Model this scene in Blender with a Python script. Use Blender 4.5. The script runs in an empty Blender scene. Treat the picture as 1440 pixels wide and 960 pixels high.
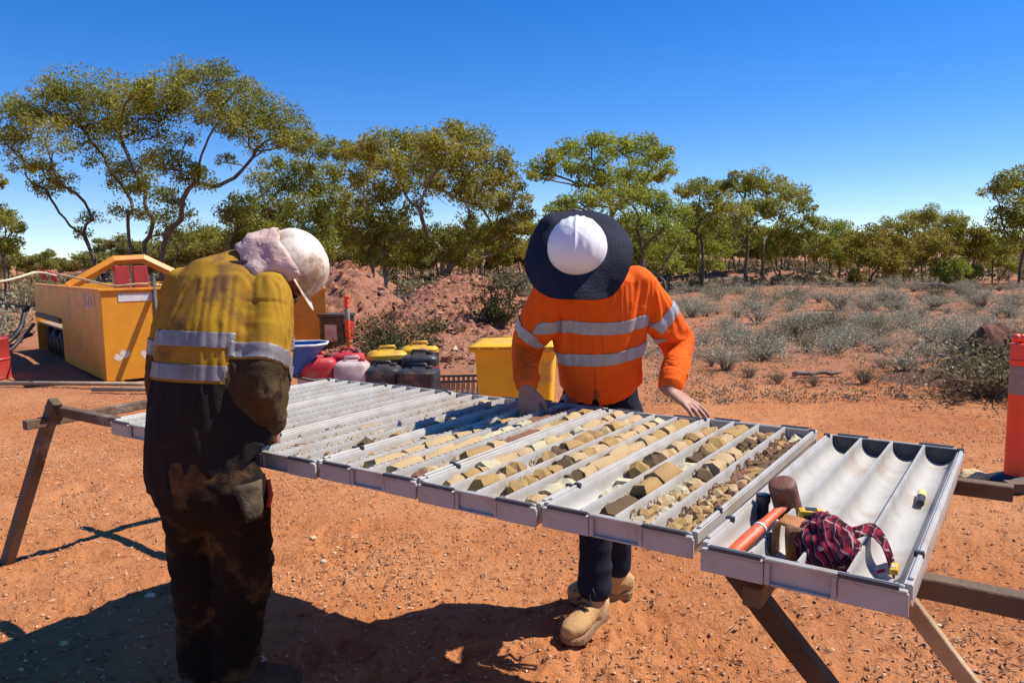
import bpy, bmesh, math, random
import numpy as np
from mathutils import Vector, Matrix, noise

S = bpy.context.scene
COL = S.collection
PI = math.pi
random.seed(7)
RNG = np.random.default_rng(11)

# ------------------------------------------------------------------ camera
CAM_H, FPX, PITCH, ROLL = 1.5, 1060.05, 0.10807, -0.015
cd = bpy.data.cameras.new('camera')
cam = bpy.data.objects.new('camera', cd)
COL.objects.link(cam)
sp_, cp_, sr_, cr_ = math.sin(PITCH), math.cos(PITCH), math.sin(ROLL), math.cos(ROLL)
_r = Vector((cr_, sr_*sp_, sr_*cp_)); _u = Vector((-sr_, cr_*sp_, cr_*cp_)); _f = Vector((0, cp_, -sp_))
cam.matrix_world = Matrix(((_r.x, _u.x, -_f.x, 0), (_r.y, _u.y, -_f.y, 0), (_r.z, _u.z, -_f.z, CAM_H), (0, 0, 0, 1)))
cd.sensor_fit = 'HORIZONTAL'; cd.sensor_width = 36.0; cd.lens = FPX*36.0/1440.0
cd.clip_start = 0.05; cd.clip_end = 6000
S.camera = cam

# ------------------------------------------------------------------ sun, sky, exposure
SUN_DIR = Vector((0.736, 0.158, 1.0)).normalized()
SUN_EL = math.asin(SUN_DIR.z); SUN_AZ = math.atan2(SUN_DIR.x, SUN_DIR.y)
sl = bpy.data.lights.new('sun', 'SUN'); sl.energy = 5.0; sl.angle = math.radians(0.5); sl.color = (1.0, 0.95, 0.86)
so = bpy.data.objects.new('sun', sl); COL.objects.link(so)
so.rotation_euler = SUN_DIR.to_track_quat('Z', 'Y').to_euler()
W = bpy.data.worlds.new('World'); S.world = W; W.use_nodes = True
wn, wl = W.node_tree.nodes, W.node_tree.links
wn.clear()
sky = wn.new('ShaderNodeTexSky'); sky.sky_type = 'NISHITA'; sky.sun_disc = False
sky.sun_elevation = SUN_EL; sky.sun_rotation = SUN_AZ
sky.air_density = 0.85; sky.dust_density = 0.0; sky.ozone_density = 5.5; sky.altitude = 400
bg = wn.new('ShaderNodeBackground'); bg.inputs['Strength'].default_value = 0.15
wo = wn.new('ShaderNodeOutputWorld')
hs = wn.new('ShaderNodeHueSaturation'); hs.inputs['Saturation'].default_value = 1.42; hs.inputs['Hue'].default_value = 0.513; gm = wn.new('ShaderNodeGamma'); gm.inputs[1].default_value = 0.85; wl.new(sky.outputs[0], gm.inputs[0]); wl.new(gm.outputs[0], hs.inputs['Color']); wl.new(hs.outputs[0], bg.inputs[0]); wl.new(bg.outputs[0], wo.inputs[0])
S.view_settings.view_transform = 'Standard'; S.view_settings.look = 'None'
S.view_settings.exposure = 0.48; S.view_settings.gamma = 1.0; S.view_settings.use_curve_mapping = False
S.render.engine = 'CYCLES'
S.cycles.max_bounces = 6; S.cycles.diffuse_bounces = 3; S.cycles.transmission_bounces = 3; S.cycles.transparent_max_bounces = 4

# ------------------------------------------------------------------ helpers
def ray(px, py):
    x, y = (px-720)/FPX, -(py-480)/FPX
    x, y = cr_*x - sr_*y, sr_*x + cr_*y
    return Vector((x, cp_ + y*sp_, -sp_ + y*cp_))
def at(px, py, Y):
    d = ray(px, py); return Vector((0, 0, CAM_H)) + d*(Y/d.y)
def on(px, py, z=0.0):
    d = ray(px, py); return Vector((0, 0, CAM_H)) + d*((z-CAM_H)/d.z)

def tag(o, label=None, cat=None, group=None, kind=None):
    if label: o['label'] = label
    if cat: o['category'] = cat
    if group: o['group'] = group
    if kind: o['kind'] = kind
    return o
def empty(name, loc=(0, 0, 0), rz=0.0, **k):
    o = bpy.data.objects.new(name, None); COL.objects.link(o)
    o.location = loc; o.rotation_euler = (0, 0, rz); o.empty_display_size = 0.1
    return tag(o, **k)
def link(name, me, mat=None, parent=None, loc=None, **k):
    if mat is not None and not me.materials: me.materials.append(mat)
    o = bpy.data.objects.new(name, me); COL.objects.link(o)
    if parent: o.parent = parent
    if loc is not None: o.location = loc
    return tag(o, **k)
def mesh_py(name, v, f, smooth=False):
    me = bpy.data.meshes.new(name); me.from_pydata([tuple(p) for p in v], [], f); me.update()
    if smooth: me.polygons.foreach_set('use_smooth', [True]*len(me.polygons))
    return me
def mesh_quads(name, verts, nper=4):
    """verts: (n*nper,3) array, every nper verts a face"""
    n = len(verts)//nper
    me = bpy.data.meshes.new(name)
    me.vertices.add(n*nper); me.vertices.foreach_set('co', np.ascontiguousarray(verts, dtype=np.float32).ravel())
    me.loops.add(n*nper); me.loops.foreach_set('vertex_index', np.arange(n*nper, dtype=np.int32))
    me.polygons.add(n); me.polygons.foreach_set('loop_start', np.arange(0, n*nper, nper, dtype=np.int32))
    me.update(calc_edges=True); me.validate()
    return me

class MB:
    """collects shapes into one mesh"""
    def __init__(s): s.v = []; s.f = []
    def add(s, v, f):
        o = len(s.v); s.v += [Vector(p) for p in v]; s.f += [tuple(i+o for i in q) for q in f]; return s
    def box(s, x0, x1, y0, y1, z0, z1, M=None):
        v = [Vector((x, y, z)) for z in (z0, z1) for y in (y0, y1) for x in (x0, x1)]
        if M: v = [M @ p for p in v]
        return s.add(v, [(0, 2, 3, 1), (4, 5, 7, 6), (0, 1, 5, 4), (2, 6, 7, 3), (0, 4, 6, 2), (1, 3, 7, 5)])
    def tube(s, pts, rad, n=8, ref=None, caps=True):
        pts = [Vector(p) for p in pts]; m = len(pts)
        rr = rad if isinstance(rad, (list, tuple)) else [rad]*m
        base = len(s.v); u = None
        for i, p in enumerate(pts):
            t = (pts[min(i+1, m-1)] - pts[max(i-1, 0)]).normalized()
            if ref is not None: u = Vector(ref)
            elif u is None: u = Vector((0, 0, 1)) if abs(t.z) < .9 else Vector((1, 0, 0))
            u = (u - t*u.dot(t)).normalized(); w = t.cross(u)
            r = rr[i]; ra, rb = r if isinstance(r, (list, tuple)) else (r, r)
            for k in range(n):
                a = 2*PI*k/n
                s.v.append(p + u*(ra*math.cos(a)) + w*(rb*math.sin(a)))
        for i in range(m-1):
            for k in range(n):
                a, b = base+i*n+k, base+i*n+(k+1) % n
                s.f.append((a, b, b+n, a+n))
        if caps:
            s.f.append(tuple(base+k for k in reversed(range(n)))); s.f.append(tuple(base+(m-1)*n+k for k in range(n)))
        return s
    def rtube(s, pts, rad, n=12, ref=None):
        """tube with rounded ends"""
        pts = [Vector(p) for p in pts]; rr = list(rad) if isinstance(rad, (list, tuple)) else [rad]*len(pts)
        def sc(r, k): return (r[0]*k, r[1]*k) if isinstance(r, (list, tuple)) else r*k
        def mx(r): return min(r) if isinstance(r, (list, tuple)) else r
        a = (pts[0]-pts[1]).normalized(); b = (pts[-1]-pts[-2]).normalized()
        P = [pts[0]+a*mx(rr[0])*.75, pts[0]+a*mx(rr[0])*.5] + pts + [pts[-1]+b*mx(rr[-1])*.5, pts[-1]+b*mx(rr[-1])*.75]
        R = [sc(rr[0], .45), sc(rr[0], .82)] + rr + [sc(rr[-1], .82), sc(rr[-1], .45)]
        return s.tube(P, R, n, ref)
    def ball(s, c, r, n=12, M=None):
        c = Vector(c); r = r if isinstance(r, (list, tuple)) else (r, r, r)
        base = len(s.v); m = n//2+1
        rows = []
        for i in range(1, m):
            th = PI*i/m
            rows.append([len(s.v)+k for k in range(n)])
            for k in range(n):
                a = 2*PI*k/n
                p = Vector((r[0]*math.sin(th)*math.cos(a), r[1]*math.sin(th)*math.sin(a), r[2]*math.cos(th)))
                s.v.append(c + (M @ p if M else p))
        t = len(s.v); p = Vector((0, 0, r[2])); s.v.append(c + (M @ p if M else p)); s.v.append(c - (M @ p if M else p))
        for i in range(len(rows)-1):
            for k in range(n): s.f.append((rows[i][k], rows[i+1][k], rows[i+1][(k+1) % n], rows[i][(k+1) % n]))
        for k in range(n):
            s.f.append((t, rows[0][k], rows[0][(k+1) % n])); s.f.append((t+1, rows[-1][(k+1) % n], rows[-1][k]))
        return s
    def lathe(s, prof, n=20, M=None, caps=True):
        base = len(s.v)
        for r, z in prof:
            for k in range(n):
                p = Vector((r*math.cos(2*PI*k/n), r*math.sin(2*PI*k/n), z)); s.v.append(M @ p if M else p)
        for i in range(len(prof)-1):
            for k in range(n):
                a, b = base+i*n+k, base+i*n+(k+1) % n; s.f.append((a, b, b+n, a+n))
        if caps:
            s.f.append(tuple(base+k for k in reversed(range(n)))); s.f.append(tuple(base+(len(prof)-1)*n+k for k in range(n)))
        return s
    def mesh(s, name, smooth=False): return mesh_py(name, s.v, s.f, smooth)
    def build(s, name, mat, parent=None, smooth=False, loc=None, bevel=0.0, **k):
        me = s.mesh(name, smooth)
        if bevel: bev(me, bevel)
        return link(name, me, mat, parent, loc, **k)
def bev(me, w, seg=2):
    bm = bmesh.new(); bm.from_mesh(me)
    bmesh.ops.bevel(bm, geom=[e for e in bm.edges if len(e.link_faces) == 2 and e.calc_face_angle(0) > .5], offset=w, segments=seg, profile=.6, affect='EDGES', clamp_overlap=True)
    bm.to_mesh(me); bm.free(); me.update()
def smooth_by_angle(me, deg=35):
    me.polygons.foreach_set('use_smooth', [True]*len(me.polygons))
    me.set_sharp_from_angle(angle=math.radians(deg))

def fuse(mb, voxel, it=4, fac=.5, name='fused'):
    """overlapping closed shapes -> one continuous skin"""
    me = mb.mesh(name)
    bm = bmesh.new(); bm.from_mesh(me); bmesh.ops.recalc_face_normals(bm, faces=bm.faces); bm.to_mesh(me); bm.free()
    o = bpy.data.objects.new('fuse_tmp', me); COL.objects.link(o)
    md = o.modifiers.new('r', 'REMESH'); md.mode = 'VOXEL'; md.voxel_size = voxel; md.adaptivity = 0
    sm = o.modifiers.new('s', 'SMOOTH'); sm.factor = fac; sm.iterations = it
    dg = bpy.context.evaluated_depsgraph_get()
    out = bpy.data.meshes.new_from_object(o.evaluated_get(dg)); out.name = name
    bpy.data.objects.remove(o); bpy.data.meshes.remove(me)
    out.polygons.foreach_set('use_smooth', [True]*len(out.polygons))
    return out
def coords(me):
    a = np.empty(len(me.vertices)*3, np.float32); me.vertices.foreach_get('co', a); return a.reshape(-1, 3)
def vnormals(me):
    a = np.empty(len(me.vertices)*3, np.float32); me.vertices.foreach_get('normal', a); return a.reshape(-1, 3)
def displace(me, fn):
    """fn(co) -> offset along the normal"""
    c, n = coords(me), vnormals(me)
    d = np.array([fn(Vector(p)) for p in c], np.float32)
    me.vertices.foreach_set('co', (c + n*d[:, None]).ravel()); me.update()
def ridged(p, sc, st=(1, 1, 1), off=0.0):
    q = Vector((p.x*sc*st[0]+off, p.y*sc*st[1]+off*.7, p.z*sc*st[2]-off))
    return 1.0 - 2.2*abs(noise.noise(q))
def rotf(v, axis, ang): return Matrix.Rotation(ang, 3, axis) @ v

# ------------------------------------------------------------------ materials
def lin(r, g, b):
    f = lambda c: (c/255/12.92) if c/255 <= .04045 else ((c/255+.055)/1.055)**2.4
    return (f(r), f(g), f(b), 1)
def material(name, c1, c2=None, scale=8.0, rough=.7, bump=0.0, bscale=None, metal=0.0, detail=5, c3=None, c3scale=2.0, c3amt=.5, spec=.5, lo=.35, hi=.65, coords_='Object', stretch=None):
    m = bpy.data.materials.new(name); m.use_nodes = True
    N, L = m.node_tree.nodes, m.node_tree.links
    b = N['Principled BSDF']; b.inputs['Roughness'].default_value = rough; b.inputs['Metallic'].default_value = metal
    b.inputs['Specular IOR Level'].default_value = spec
    t4 = lambda c: tuple(c) if len(c) == 4 else (*c, 1)
    if c2 is None and c3 is None: b.inputs['Base Color'].default_value = t4(c1)
    tc = N.new('ShaderNodeTexCoord'); vec = tc.outputs[coords_]
    if stretch:
        mp = N.new('ShaderNodeMapping'); mp.inputs['Scale'].default_value = stretch; L.new(vec, mp.inputs[0]); vec = mp.outputs[0]
    def nz(sc, det=5, ro=.55):
        n = N.new('ShaderNodeTexNoise'); n.inputs['Scale'].default_value = sc; n.inputs['Detail'].default_value = det; n.inputs['Roughness'].default_value = ro
        L.new(vec, n.inputs['Vector']); return n.outputs['Fac']
    def mixc(fac, a, bb, l, h):
        r = N.new('ShaderNodeMapRange'); r.inputs[1].default_value = l; r.inputs[2].default_value = h; L.new(fac, r.inputs[0])
        x = N.new('ShaderNodeMix'); x.data_type = 'RGBA'; L.new(r.outputs[0], x.inputs[0])
        for i, c in ((6, a), (7, bb)):
            if hasattr(c, 'links'): L.new(c, x.inputs[i])
            else: x.inputs[i].default_value = t4(c)
        return x.outputs[2]
    out = t4(c1)
    if c2 is not None: out = mixc(nz(scale, detail), c1, c2, lo, hi)
    if c3 is not None: out = mixc(nz(c3scale, 6, .65), out, c3, .5+(.5-c3amt)*.3, .62+(.5-c3amt)*.3)
    if c2 is not None or c3 is not None: L.new(out, b.inputs['Base Color'])
    if bump:
        bp = N.new('ShaderNodeBump'); bp.inputs['Strength'].default_value = min(1, bump); bp.inputs['Distance'].default_value = .02
        L.new(nz(bscale or scale*4, 6, .6), bp.inputs['Height']); L.new(bp.outputs[0], b.inputs['Normal'])
    return m
def leaf_material(name, cols, trans=.25, big=.6):
    m = bpy.data.materials.new(name); m.use_nodes = True
    N, L = m.node_tree.nodes, m.node_tree.links; N.clear()
    g = N.new('ShaderNodeNewGeometry'); r = N.new('ShaderNodeValToRGB'); r.color_ramp.interpolation = 'LINEAR'
    e = r.color_ramp.elements
    for i, c in enumerate(cols):
        x = e[i] if i < 2 else e.new(i/(len(cols)-1))
        x.position = i/(len(cols)-1); x.color = (*c, 1)
    n = N.new('ShaderNodeTexNoise'); n.inputs['Scale'].default_value = big; n.inputs['Detail'].default_value = 2
    tc = N.new('ShaderNodeTexCoord'); L.new(tc.outputs['Object'], n.inputs['Vector'])
    a = N.new('ShaderNodeMath'); a.operation = 'MULTIPLY_ADD'; a.inputs[1].default_value = .55; L.new(g.outputs['Random Per Island'], a.inputs[0])
    s2 = N.new('ShaderNodeMath'); s2.operation = 'MULTIPLY_ADD'; s2.inputs[1].default_value = 1.3; s2.inputs[2].default_value = -.42; L.new(n.outputs['Fac'], s2.inputs[0])
    L.new(s2.outputs[0], a.inputs[2]); L.new(a.outputs[0], r.inputs[0])
    d = N.new('ShaderNodeBsdfDiffuse'); t = N.new('ShaderNodeBsdfTranslucent'); mx = N.new('ShaderNodeMixShader'); mx.inputs[0].default_value = trans
    gl = N.new('ShaderNodeBsdfGlossy'); gl.inputs['Roughness'].default_value = .45; gl.inputs['Color'].default_value = (1, 1, 1, 1)
    m2 = N.new('ShaderNodeMixShader'); m2.inputs[0].default_value = .015
    o = N.new('ShaderNodeOutputMaterial')
    L.new(r.outputs[0], d.inputs[0]); L.new(r.outputs[0], t.inputs[0]); L.new(d.outputs[0], mx.inputs[1]); L.new(t.outputs[0], mx.inputs[2])
    L.new(mx.outputs[0], m2.inputs[1]); L.new(gl.outputs[0], m2.inputs[2]); L.new(m2.outputs[0], o.inputs[0])
    return m

M = {}
M['tray'] = material('grey_plastic', (.45, .42, .375), (.38, .35, .31), 12, .45, .05, 90, c3=(.38, .31, .24), c3scale=6, c3amt=.40)
M['tray_clean'] = material('clean_grey_plastic', (.48, .455, .42), (.44, .415, .38), 10, .42, .03, 90, c3=(.43, .40, .36), c3scale=5, c3amt=.12)
M['tray_dark'] = material('dark_grey_plastic', (.028, .031, .036), (.05, .053, .058), 20, .5, .05, 120)
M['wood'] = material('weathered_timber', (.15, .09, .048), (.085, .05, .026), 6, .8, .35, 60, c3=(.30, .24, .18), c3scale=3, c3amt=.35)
M['wood_pale'] = material('pale_timber', (.46, .31, .17), (.33, .21, .11), 9, .75, .3, 60)  # on the far right trestle leg this tone stands in for sunlight
M['yellow_paint'] = material('yellow_painted_steel', (.74, .30, .012), (.62, .235, .012), 3.0, .45, .08, 30, c3=(.33, .15, .06), c3scale=2.2, c3amt=.36)
M['orange_paint'] = material('orange_painted_steel', (.70, .25, .02), (.58, .20, .02), 6, .45, .05, 40)
M['red_paint'] = material('red_painted_steel', (.42, .035, .03), (.33, .03, .025), 6, .45, .05, 40)
M['white_paint'] = material('white_paint', (.72, .70, .66), (.55, .52, .47), 14, .6)
M['black'] = material('black_rubber', (.015, .015, .016), (.03, .028, .027), 14, .55, .1, 60)
M['dark_metal'] = material('dark_greasy_steel', (.05, .045, .042), (.10, .08, .065), 18, .55, .3, 50, metal=.3)
M['steel'] = material('pale_steel_pipe', (.36, .27, .19), (.24, .16, .10), 9, .6, .1, 40)
M['bin'] = material('yellow_bin_plastic', (.84, .46, .014), (.76, .39, .014), 7, .45, .05, 60, c3=(.50, .24, .08), c3scale=5, c3amt=.36)
M['bollard'] = material('orange_plastic', (.94, .085, .028), (.88, .07, .025), 7, .4, .04, 60)
M['grey_band'] = material('grey_reflective_sheet', (.30, .25, .20), (.24, .20, .16), 25, .5)
M['blue'] = material('blue_tub', (.012, .105, .38), (.018, .12, .40), 9, .4, .05, 50, c3=(.4, .4, .42), c3scale=9, c3amt=.18)
M['red_can'] = material('red_plastic', (.55, .02, .035), (.42, .02, .03), 8, .5, .03, 50, c3=(.42, .14, .08), c3scale=7, c3amt=.42)
M['white_can'] = material('dusty_white_plastic', (.58, .49, .47), (.42, .28, .23), 6, .55, .03, 50)
M['black_can'] = material('black_plastic', (.018, .019, .021), (.045, .042, .04), 7, .45, .04, 50, c3=(.16, .085, .05), c3scale=7, c3amt=.40)
M['yellow_can'] = material('bright_yellow_plastic', (.70, .42, .015), (.58, .33, .015), 8, .5, c3=(.42, .2, .07), c3scale=7, c3amt=.36)
M['orange_cloth'] = material('hi_vis_orange_cloth', (.93, .135, .008), (.82, .105, .007), 5, .85, .18, 420, spec=.2)
M['yellow_cloth'] = material('dirty_hi_vis_yellow_cloth', (.43, .235, .018), (.30, .16, .018), 5, .9, .2, 420, c3=(.17, .085, .03), c3scale=6, c3amt=.40, spec=.15)
M['navy_cloth'] = material('grimy_navy_cloth', (.013, .012, .014), (.024, .017, .013), 5, .92, .4, 200, c3=(.045, .027, .016), c3scale=7, c3amt=.20, spec=.12)
M['sleeve_dirty'] = material('mud_stained_sleeve', (.055, .036, .018), (.115, .07, .03), 6, .92, .45, 160, c3=(.025, .016, .011), c3scale=9, c3amt=.45, spec=.12)
M['mud_trouser'] = material('mud_caked_dark_trousers', (.014, .010, .008), (.026, .016, .010), 5, .95, .5, 150, c3=(.12, .064, .027), c3scale=5.5, c3amt=.46, spec=.1)
M['navy_trouser'] = material('navy_work_trousers', (.010, .013, .026), (.016, .019, .036), 9, .9, .35, 220, spec=.2)
M['tape'] = material('silver_reflective_tape', (.25, .23, .225), (.19, .17, .16), 16, .5, .12, 40, metal=.15, c3=(.20, .14, .09), c3scale=9, c3amt=.32)
M['tape_clean'] = material('clean_silver_tape', (.40, .40, .41), (.33, .33, .34), 16, .45, .12, 40, metal=.15)
M['skin'] = material('tanned_skin', (.42, .205, .135), (.36, .16, .10), 22, .55, .15, 180)
M['hair'] = material('dark_hair', (.03, .02, .014), None, rough=.7)
M['helmet_dirty'] = material('dirty_white_helmet', (.70, .64, .55), (.60, .50, .38), 9, .55, .1, 60, c3=(.32, .20, .11), c3scale=9, c3amt=.50)
M['helmet_white'] = material('white_helmet', (.80, .79, .79), (.76, .74, .73), 9, .45, .02, 60)
M['flap'] = material('dusty_pink_cloth', (.58, .43, .38), (.50, .32, .27), 11, .95, .45, 45, c3=(.70, .62, .56), c3scale=5, c3amt=.4, spec=.1)
M['brim'] = material('navy_brim_cloth', (.013, .016, .030), (.019, .023, .040), 14, .85, .4, 160, spec=.25)
M['boot_tan'] = material('tan_nubuck', (.50, .30, .12), (.40, .22, .085), 9, .85, .35, 130, c3=(.55, .36, .19), c3scale=5)
M['boot_mud'] = material('muddy_boot_leather', (.055, .03, .017), (.10, .055, .028), 9, .9, .5, 110)
M['sole'] = material('boot_sole', (.10, .06, .035), (.17, .10, .055), 14, .85, .2, 90)
M['sole_tan'] = material('tan_boot_sole', (.30, .18, .085), (.22, .125, .06), 14, .85, .2, 90)
M['lace'] = material('lace', (.035, .03, .025), None, rough=.9)
M['glass_dark'] = material('dark_lens', (.01, .01, .012), None, rough=.15)
M['core_tan'] = material('tan_core', (.70, .49, .235), (.56, .36, .155), 22, .9, .6, 90, c3=(.76, .60, .36), c3scale=30)
M['core_ochre'] = material('ochre_core', (.60, .38, .135), (.47, .28, .095), 25, .9, .6, 90)
M['core_dark'] = material('dark_brown_core', (.12, .07, .03), (.20, .12, .05), 30, .9, .6, 90)
M['core_pale'] = material('pale_core', (.66, .60, .40), (.55, .45, .27), 26, .9, .5, 90)
M['core_red'] = material('reddish_core', (.33, .155, .085), (.24, .11, .06), 28, .9, .6, 90)
M['bark'] = material('smooth_pale_bark', (.30, .22, .17), (.12, .085, .065), 2.2, .85, .3, 25, c3=(.42, .36, .31), c3scale=1.2)
M['bark_dark'] = material('rough_dark_bark', (.085, .062, .05), (.16, .115, .09), 3, .9, .4, 25)
M['leaf_a'] = leaf_material('olive_leaves', [(.10, .12, .02), (.215, .225, .032), (.335, .315, .044), (.44, .38, .07)], .48)
M['leaf_b'] = leaf_material('yellow_green_leaves', [(.105, .14, .02), (.22, .265, .034), (.345, .36, .044), (.44, .41, .07)], .48)
M['leaf_c'] = leaf_material('golden_olive_leaves', [(.105, .12, .02), (.235, .23, .032), (.36, .315, .044), (.46, .375, .07)], .48)
M['leaf_bush'] = leaf_material('dark_bush_leaves', [(.022, .030, .010), (.045, .055, .016), (.085, .088, .024), (.14, .13, .035)], .2, 3)
M['leaf_salt'] = leaf_material('grey_saltbush_leaves', [(.22, .205, .13), (.345, .33, .22), (.45, .425, .295), (.56, .51, .37)], .2, 2)
M['leaf_salt2'] = leaf_material('brown_green_scrub', [(.10, .09, .045), (.19, .17, .085), (.28, .24, .13), (.40, .33, .21)], .2, 2)
M['leaf_gold'] = leaf_material('golden_leaves', [(.10, .095, .015), (.22, .19, .024), (.34, .27, .035), (.45, .34, .05)], .45)
M['wood_shaded'] = material('shade_toned_timber', (.085, .048, .026), (.045, .026, .014), 6, .8, .35, 60)  # timber with shade put into its base colour
M['leaf_far_hazed'] = leaf_material('haze_lifted_leaves', [(.12, .13, .04), (.20, .20, .05), (.29, .26, .06), (.38, .31, .09)], .4)  # base colours lifted to stand in for sun and haze on distant crowns
M['twig'] = material('dry_twig', (.14, .09, .06), (.28, .21, .15), 9, .9)
M['soil_clod'] = material('dark_red_clod', (.10, .035, .018), (.16, .06, .03), 9, .95, .8, 40)
def text_obj(name, body, size, mat, parent, Mx, ext=.001):
    c = bpy.data.curves.new(name, 'FONT'); c.body = body; c.size = size; c.extrude = ext; c.align_x = 'CENTER'; c.align_y = 'CENTER'
    t = bpy.data.objects.new('text_tmp', c); COL.objects.link(t)
    me = bpy.data.meshes.new_from_object(t.evaluated_get(bpy.context.evaluated_depsgraph_get()))
    bpy.data.objects.remove(t); bpy.data.curves.remove(c)
    me.materials.clear(); me.transform(Mx); me.name = name
    return link(name, me, mat, parent)
# ------------------------------------------------------------------ ground
def fbm(x, y, sc, o=0.0, octv=4):
    return noise.fractal(Vector((x*sc+o, y*sc-o, o*.3)), 1.0, 2.0, octv)
PRINTS = {}
_pr = random.Random(44)
for _ in range(230):
    _y = _pr.uniform(2.2, 7.4); _x = _pr.uniform(-.72, .72)*_y; _a = _pr.uniform(0, 2*PI)
    for _k in ((0, 0), (.30, .16)):
        _px, _py = _x+math.cos(_a)*_k[0]-math.sin(_a)*_k[1], _y+math.sin(_a)*_k[0]+math.cos(_a)*_k[1]
        for _i in (-1, 0, 1):
            for _j in (-1, 0, 1): PRINTS.setdefault((int(math.floor(_px/.35))+_i, int(math.floor(_py/.35))+_j), []).append((_px, _py, math.cos(_a), math.sin(_a), _pr.uniform(.5, 1.2)))
def scuff(x, y):
    d = 0
    for px, py, c, s, w in PRINTS.get((int(math.floor(x/.35)), int(math.floor(y/.35))), ()):
        u, v = (x-px)*c+(y-py)*s, -(x-px)*s+(y-py)*c
        e = math.sqrt((u/.145)**2+(v/(.052+.012*math.cos(u*18)))**2)
        if e < 1.5: d += w*(-.011*max(0, min(1, (1.05-e)*4))*(1 if abs((u*34) % 1-.5) > .16 else .8)+.006*max(0, 1-abs(e-1.18)*4))
    return d
def ground_z(x, y):
    r = math.hypot(x, y)
    z = .010*fbm(x, y, 1.6, 3.1) + .006*fbm(x, y, 7.0, 9.0, 3)
    z += scuff(x, y)+.004*abs(fbm(x, y, 15, 4, 2))
    k = min(1, max(0, (r-6)/6)); z += k*.035*fbm(x, y, .55, 17)
    k = min(1, max(0, (r-14)/22)); z += k*.16*fbm(x, y, .11, 5, 3)
    if r > 40: z += min(1, (r-40)/300)*1.0*fbm(x, y, .012, 2, 3)
    kr = min(1, max(0, (x-2)/10))*min(1, max(0, (y-13)/22)); z += .30*kr
    return z
def make_ground():
    rs = [0.0]; r = .7
    while r < 3500:
        rs.append(r); r *= (1.010 if 1.6 < r < 11 else 1.017) if r < 30 else (1.05 if r < 120 else 1.16)
    an = []
    a = -180.0
    while a < 180 - 1e-6:
        an.append(a); a += .22 if abs(a) < 42 else 4.0
    na = len(an); v = [(0, 0, 0)]; f = []
    sc = [(math.sin(math.radians(x)), math.cos(math.radians(x))) for x in an]
    for r in rs[1:]:
        for s_, c_ in sc:
            x, y = r*s_, r*c_
            v.append((x, y, ground_z(x, y)))
    for k in range(na): f.append((0, 1+(k+1) % na, 1+k))
    for i in range(len(rs)-2):
        b0, b1 = 1+i*na, 1+(i+1)*na
        for k in range(na):
            k2 = (k+1) % na; f.append((b0+k, b0+k2, b1+k2, b1+k))
    me = mesh_py('ground', v, f, True)
    m = bpy.data.materials.new('red_desert_soil'); m.use_nodes = True
    N, L = m.node_tree.nodes, m.node_tree.links; b = N['Principled BSDF']; b.inputs['Roughness'].default_value = .95; b.inputs['Specular IOR Level'].default_value = .12
    tc = N.new('ShaderNodeTexCoord')
    def nz(sc, det=6, ro=.6):
        n = N.new('ShaderNodeTexNoise'); n.inputs['Scale'].default_value = sc; n.inputs['Detail'].default_value = det; n.inputs['Roughness'].default_value = ro
        L.new(tc.outputs['Object'], n.inputs['Vector']); return n.outputs['Fac']
    def mix(fac, a, c, lo, hi):
        r_ = N.new('ShaderNodeMapRange'); r_.inputs[1].default_value = lo; r_.inputs[2].default_value = hi; L.new(fac, r_.inputs[0])
        x = N.new('ShaderNodeMix'); x.data_type = 'RGBA'; L.new(r_.outputs[0], x.inputs[0])
        for i, q in ((6, a), (7, c)):
            if hasattr(q, 'links'): L.new(q, x.inputs[i])
            else: x.inputs[i].default_value = (*q, 1)
        return x.outputs[2]
    c = mix(nz(1.1), (.54, .195, .066), (.63, .272, .112), .35, .65)
    c = mix(nz(.35, 4), c, (.44, .145, .052), .50, .66)
    c = mix(nz(14, 8, .72), c, (.33, .10, .036), .53, .68)
    c = mix(nz(55, 5, .7), c, (.66, .40, .22), .60, .74)
    c = mix(nz(38, 4, .75), c, (.22, .085, .04), .64, .73)
    # farther out the flat is stonier and paler
    sx = N.new('ShaderNodeSeparateXYZ'); L.new(tc.outputs['Object'], sx.inputs[0])
    far = N.new('ShaderNodeMapRange'); far.inputs[1].default_value = 7.5; far.inputs[2].default_value = 11; L.new(sx.outputs['Y'], far.inputs[0])
    c2 = mix(nz(5, 7, .7), (.46, .195, .10), (.33, .135, .07), .4, .62)
    c2 = mix(nz(20, 4, .7), c2, (.42, .31, .22), .58, .70)
    mm = N.new('ShaderNodeMix'); mm.data_type = 'RGBA'; L.new(far.outputs[0], mm.inputs[0]); L.new(c, mm.inputs[6]); L.new(c2, mm.inputs[7])
    L.new(mm.outputs[2], b.inputs['Base Color'])
    bp = N.new('ShaderNodeBump'); bp.inputs['Strength'].default_value = .75; bp.inputs['Distance'].default_value = .045
    ad = N.new('ShaderNodeMath'); ad.operation = 'ADD'; L.new(nz(9, 10, .72), ad.inputs[0]); L.new(nz(48, 5, .7), ad.inputs[1]); L.new(ad.outputs[0], bp.inputs['Height'])
    L.new(bp.outputs[0], b.inputs['Normal'])
    return link('ground', me, m, kind='structure')
GROUND = make_ground()

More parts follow.
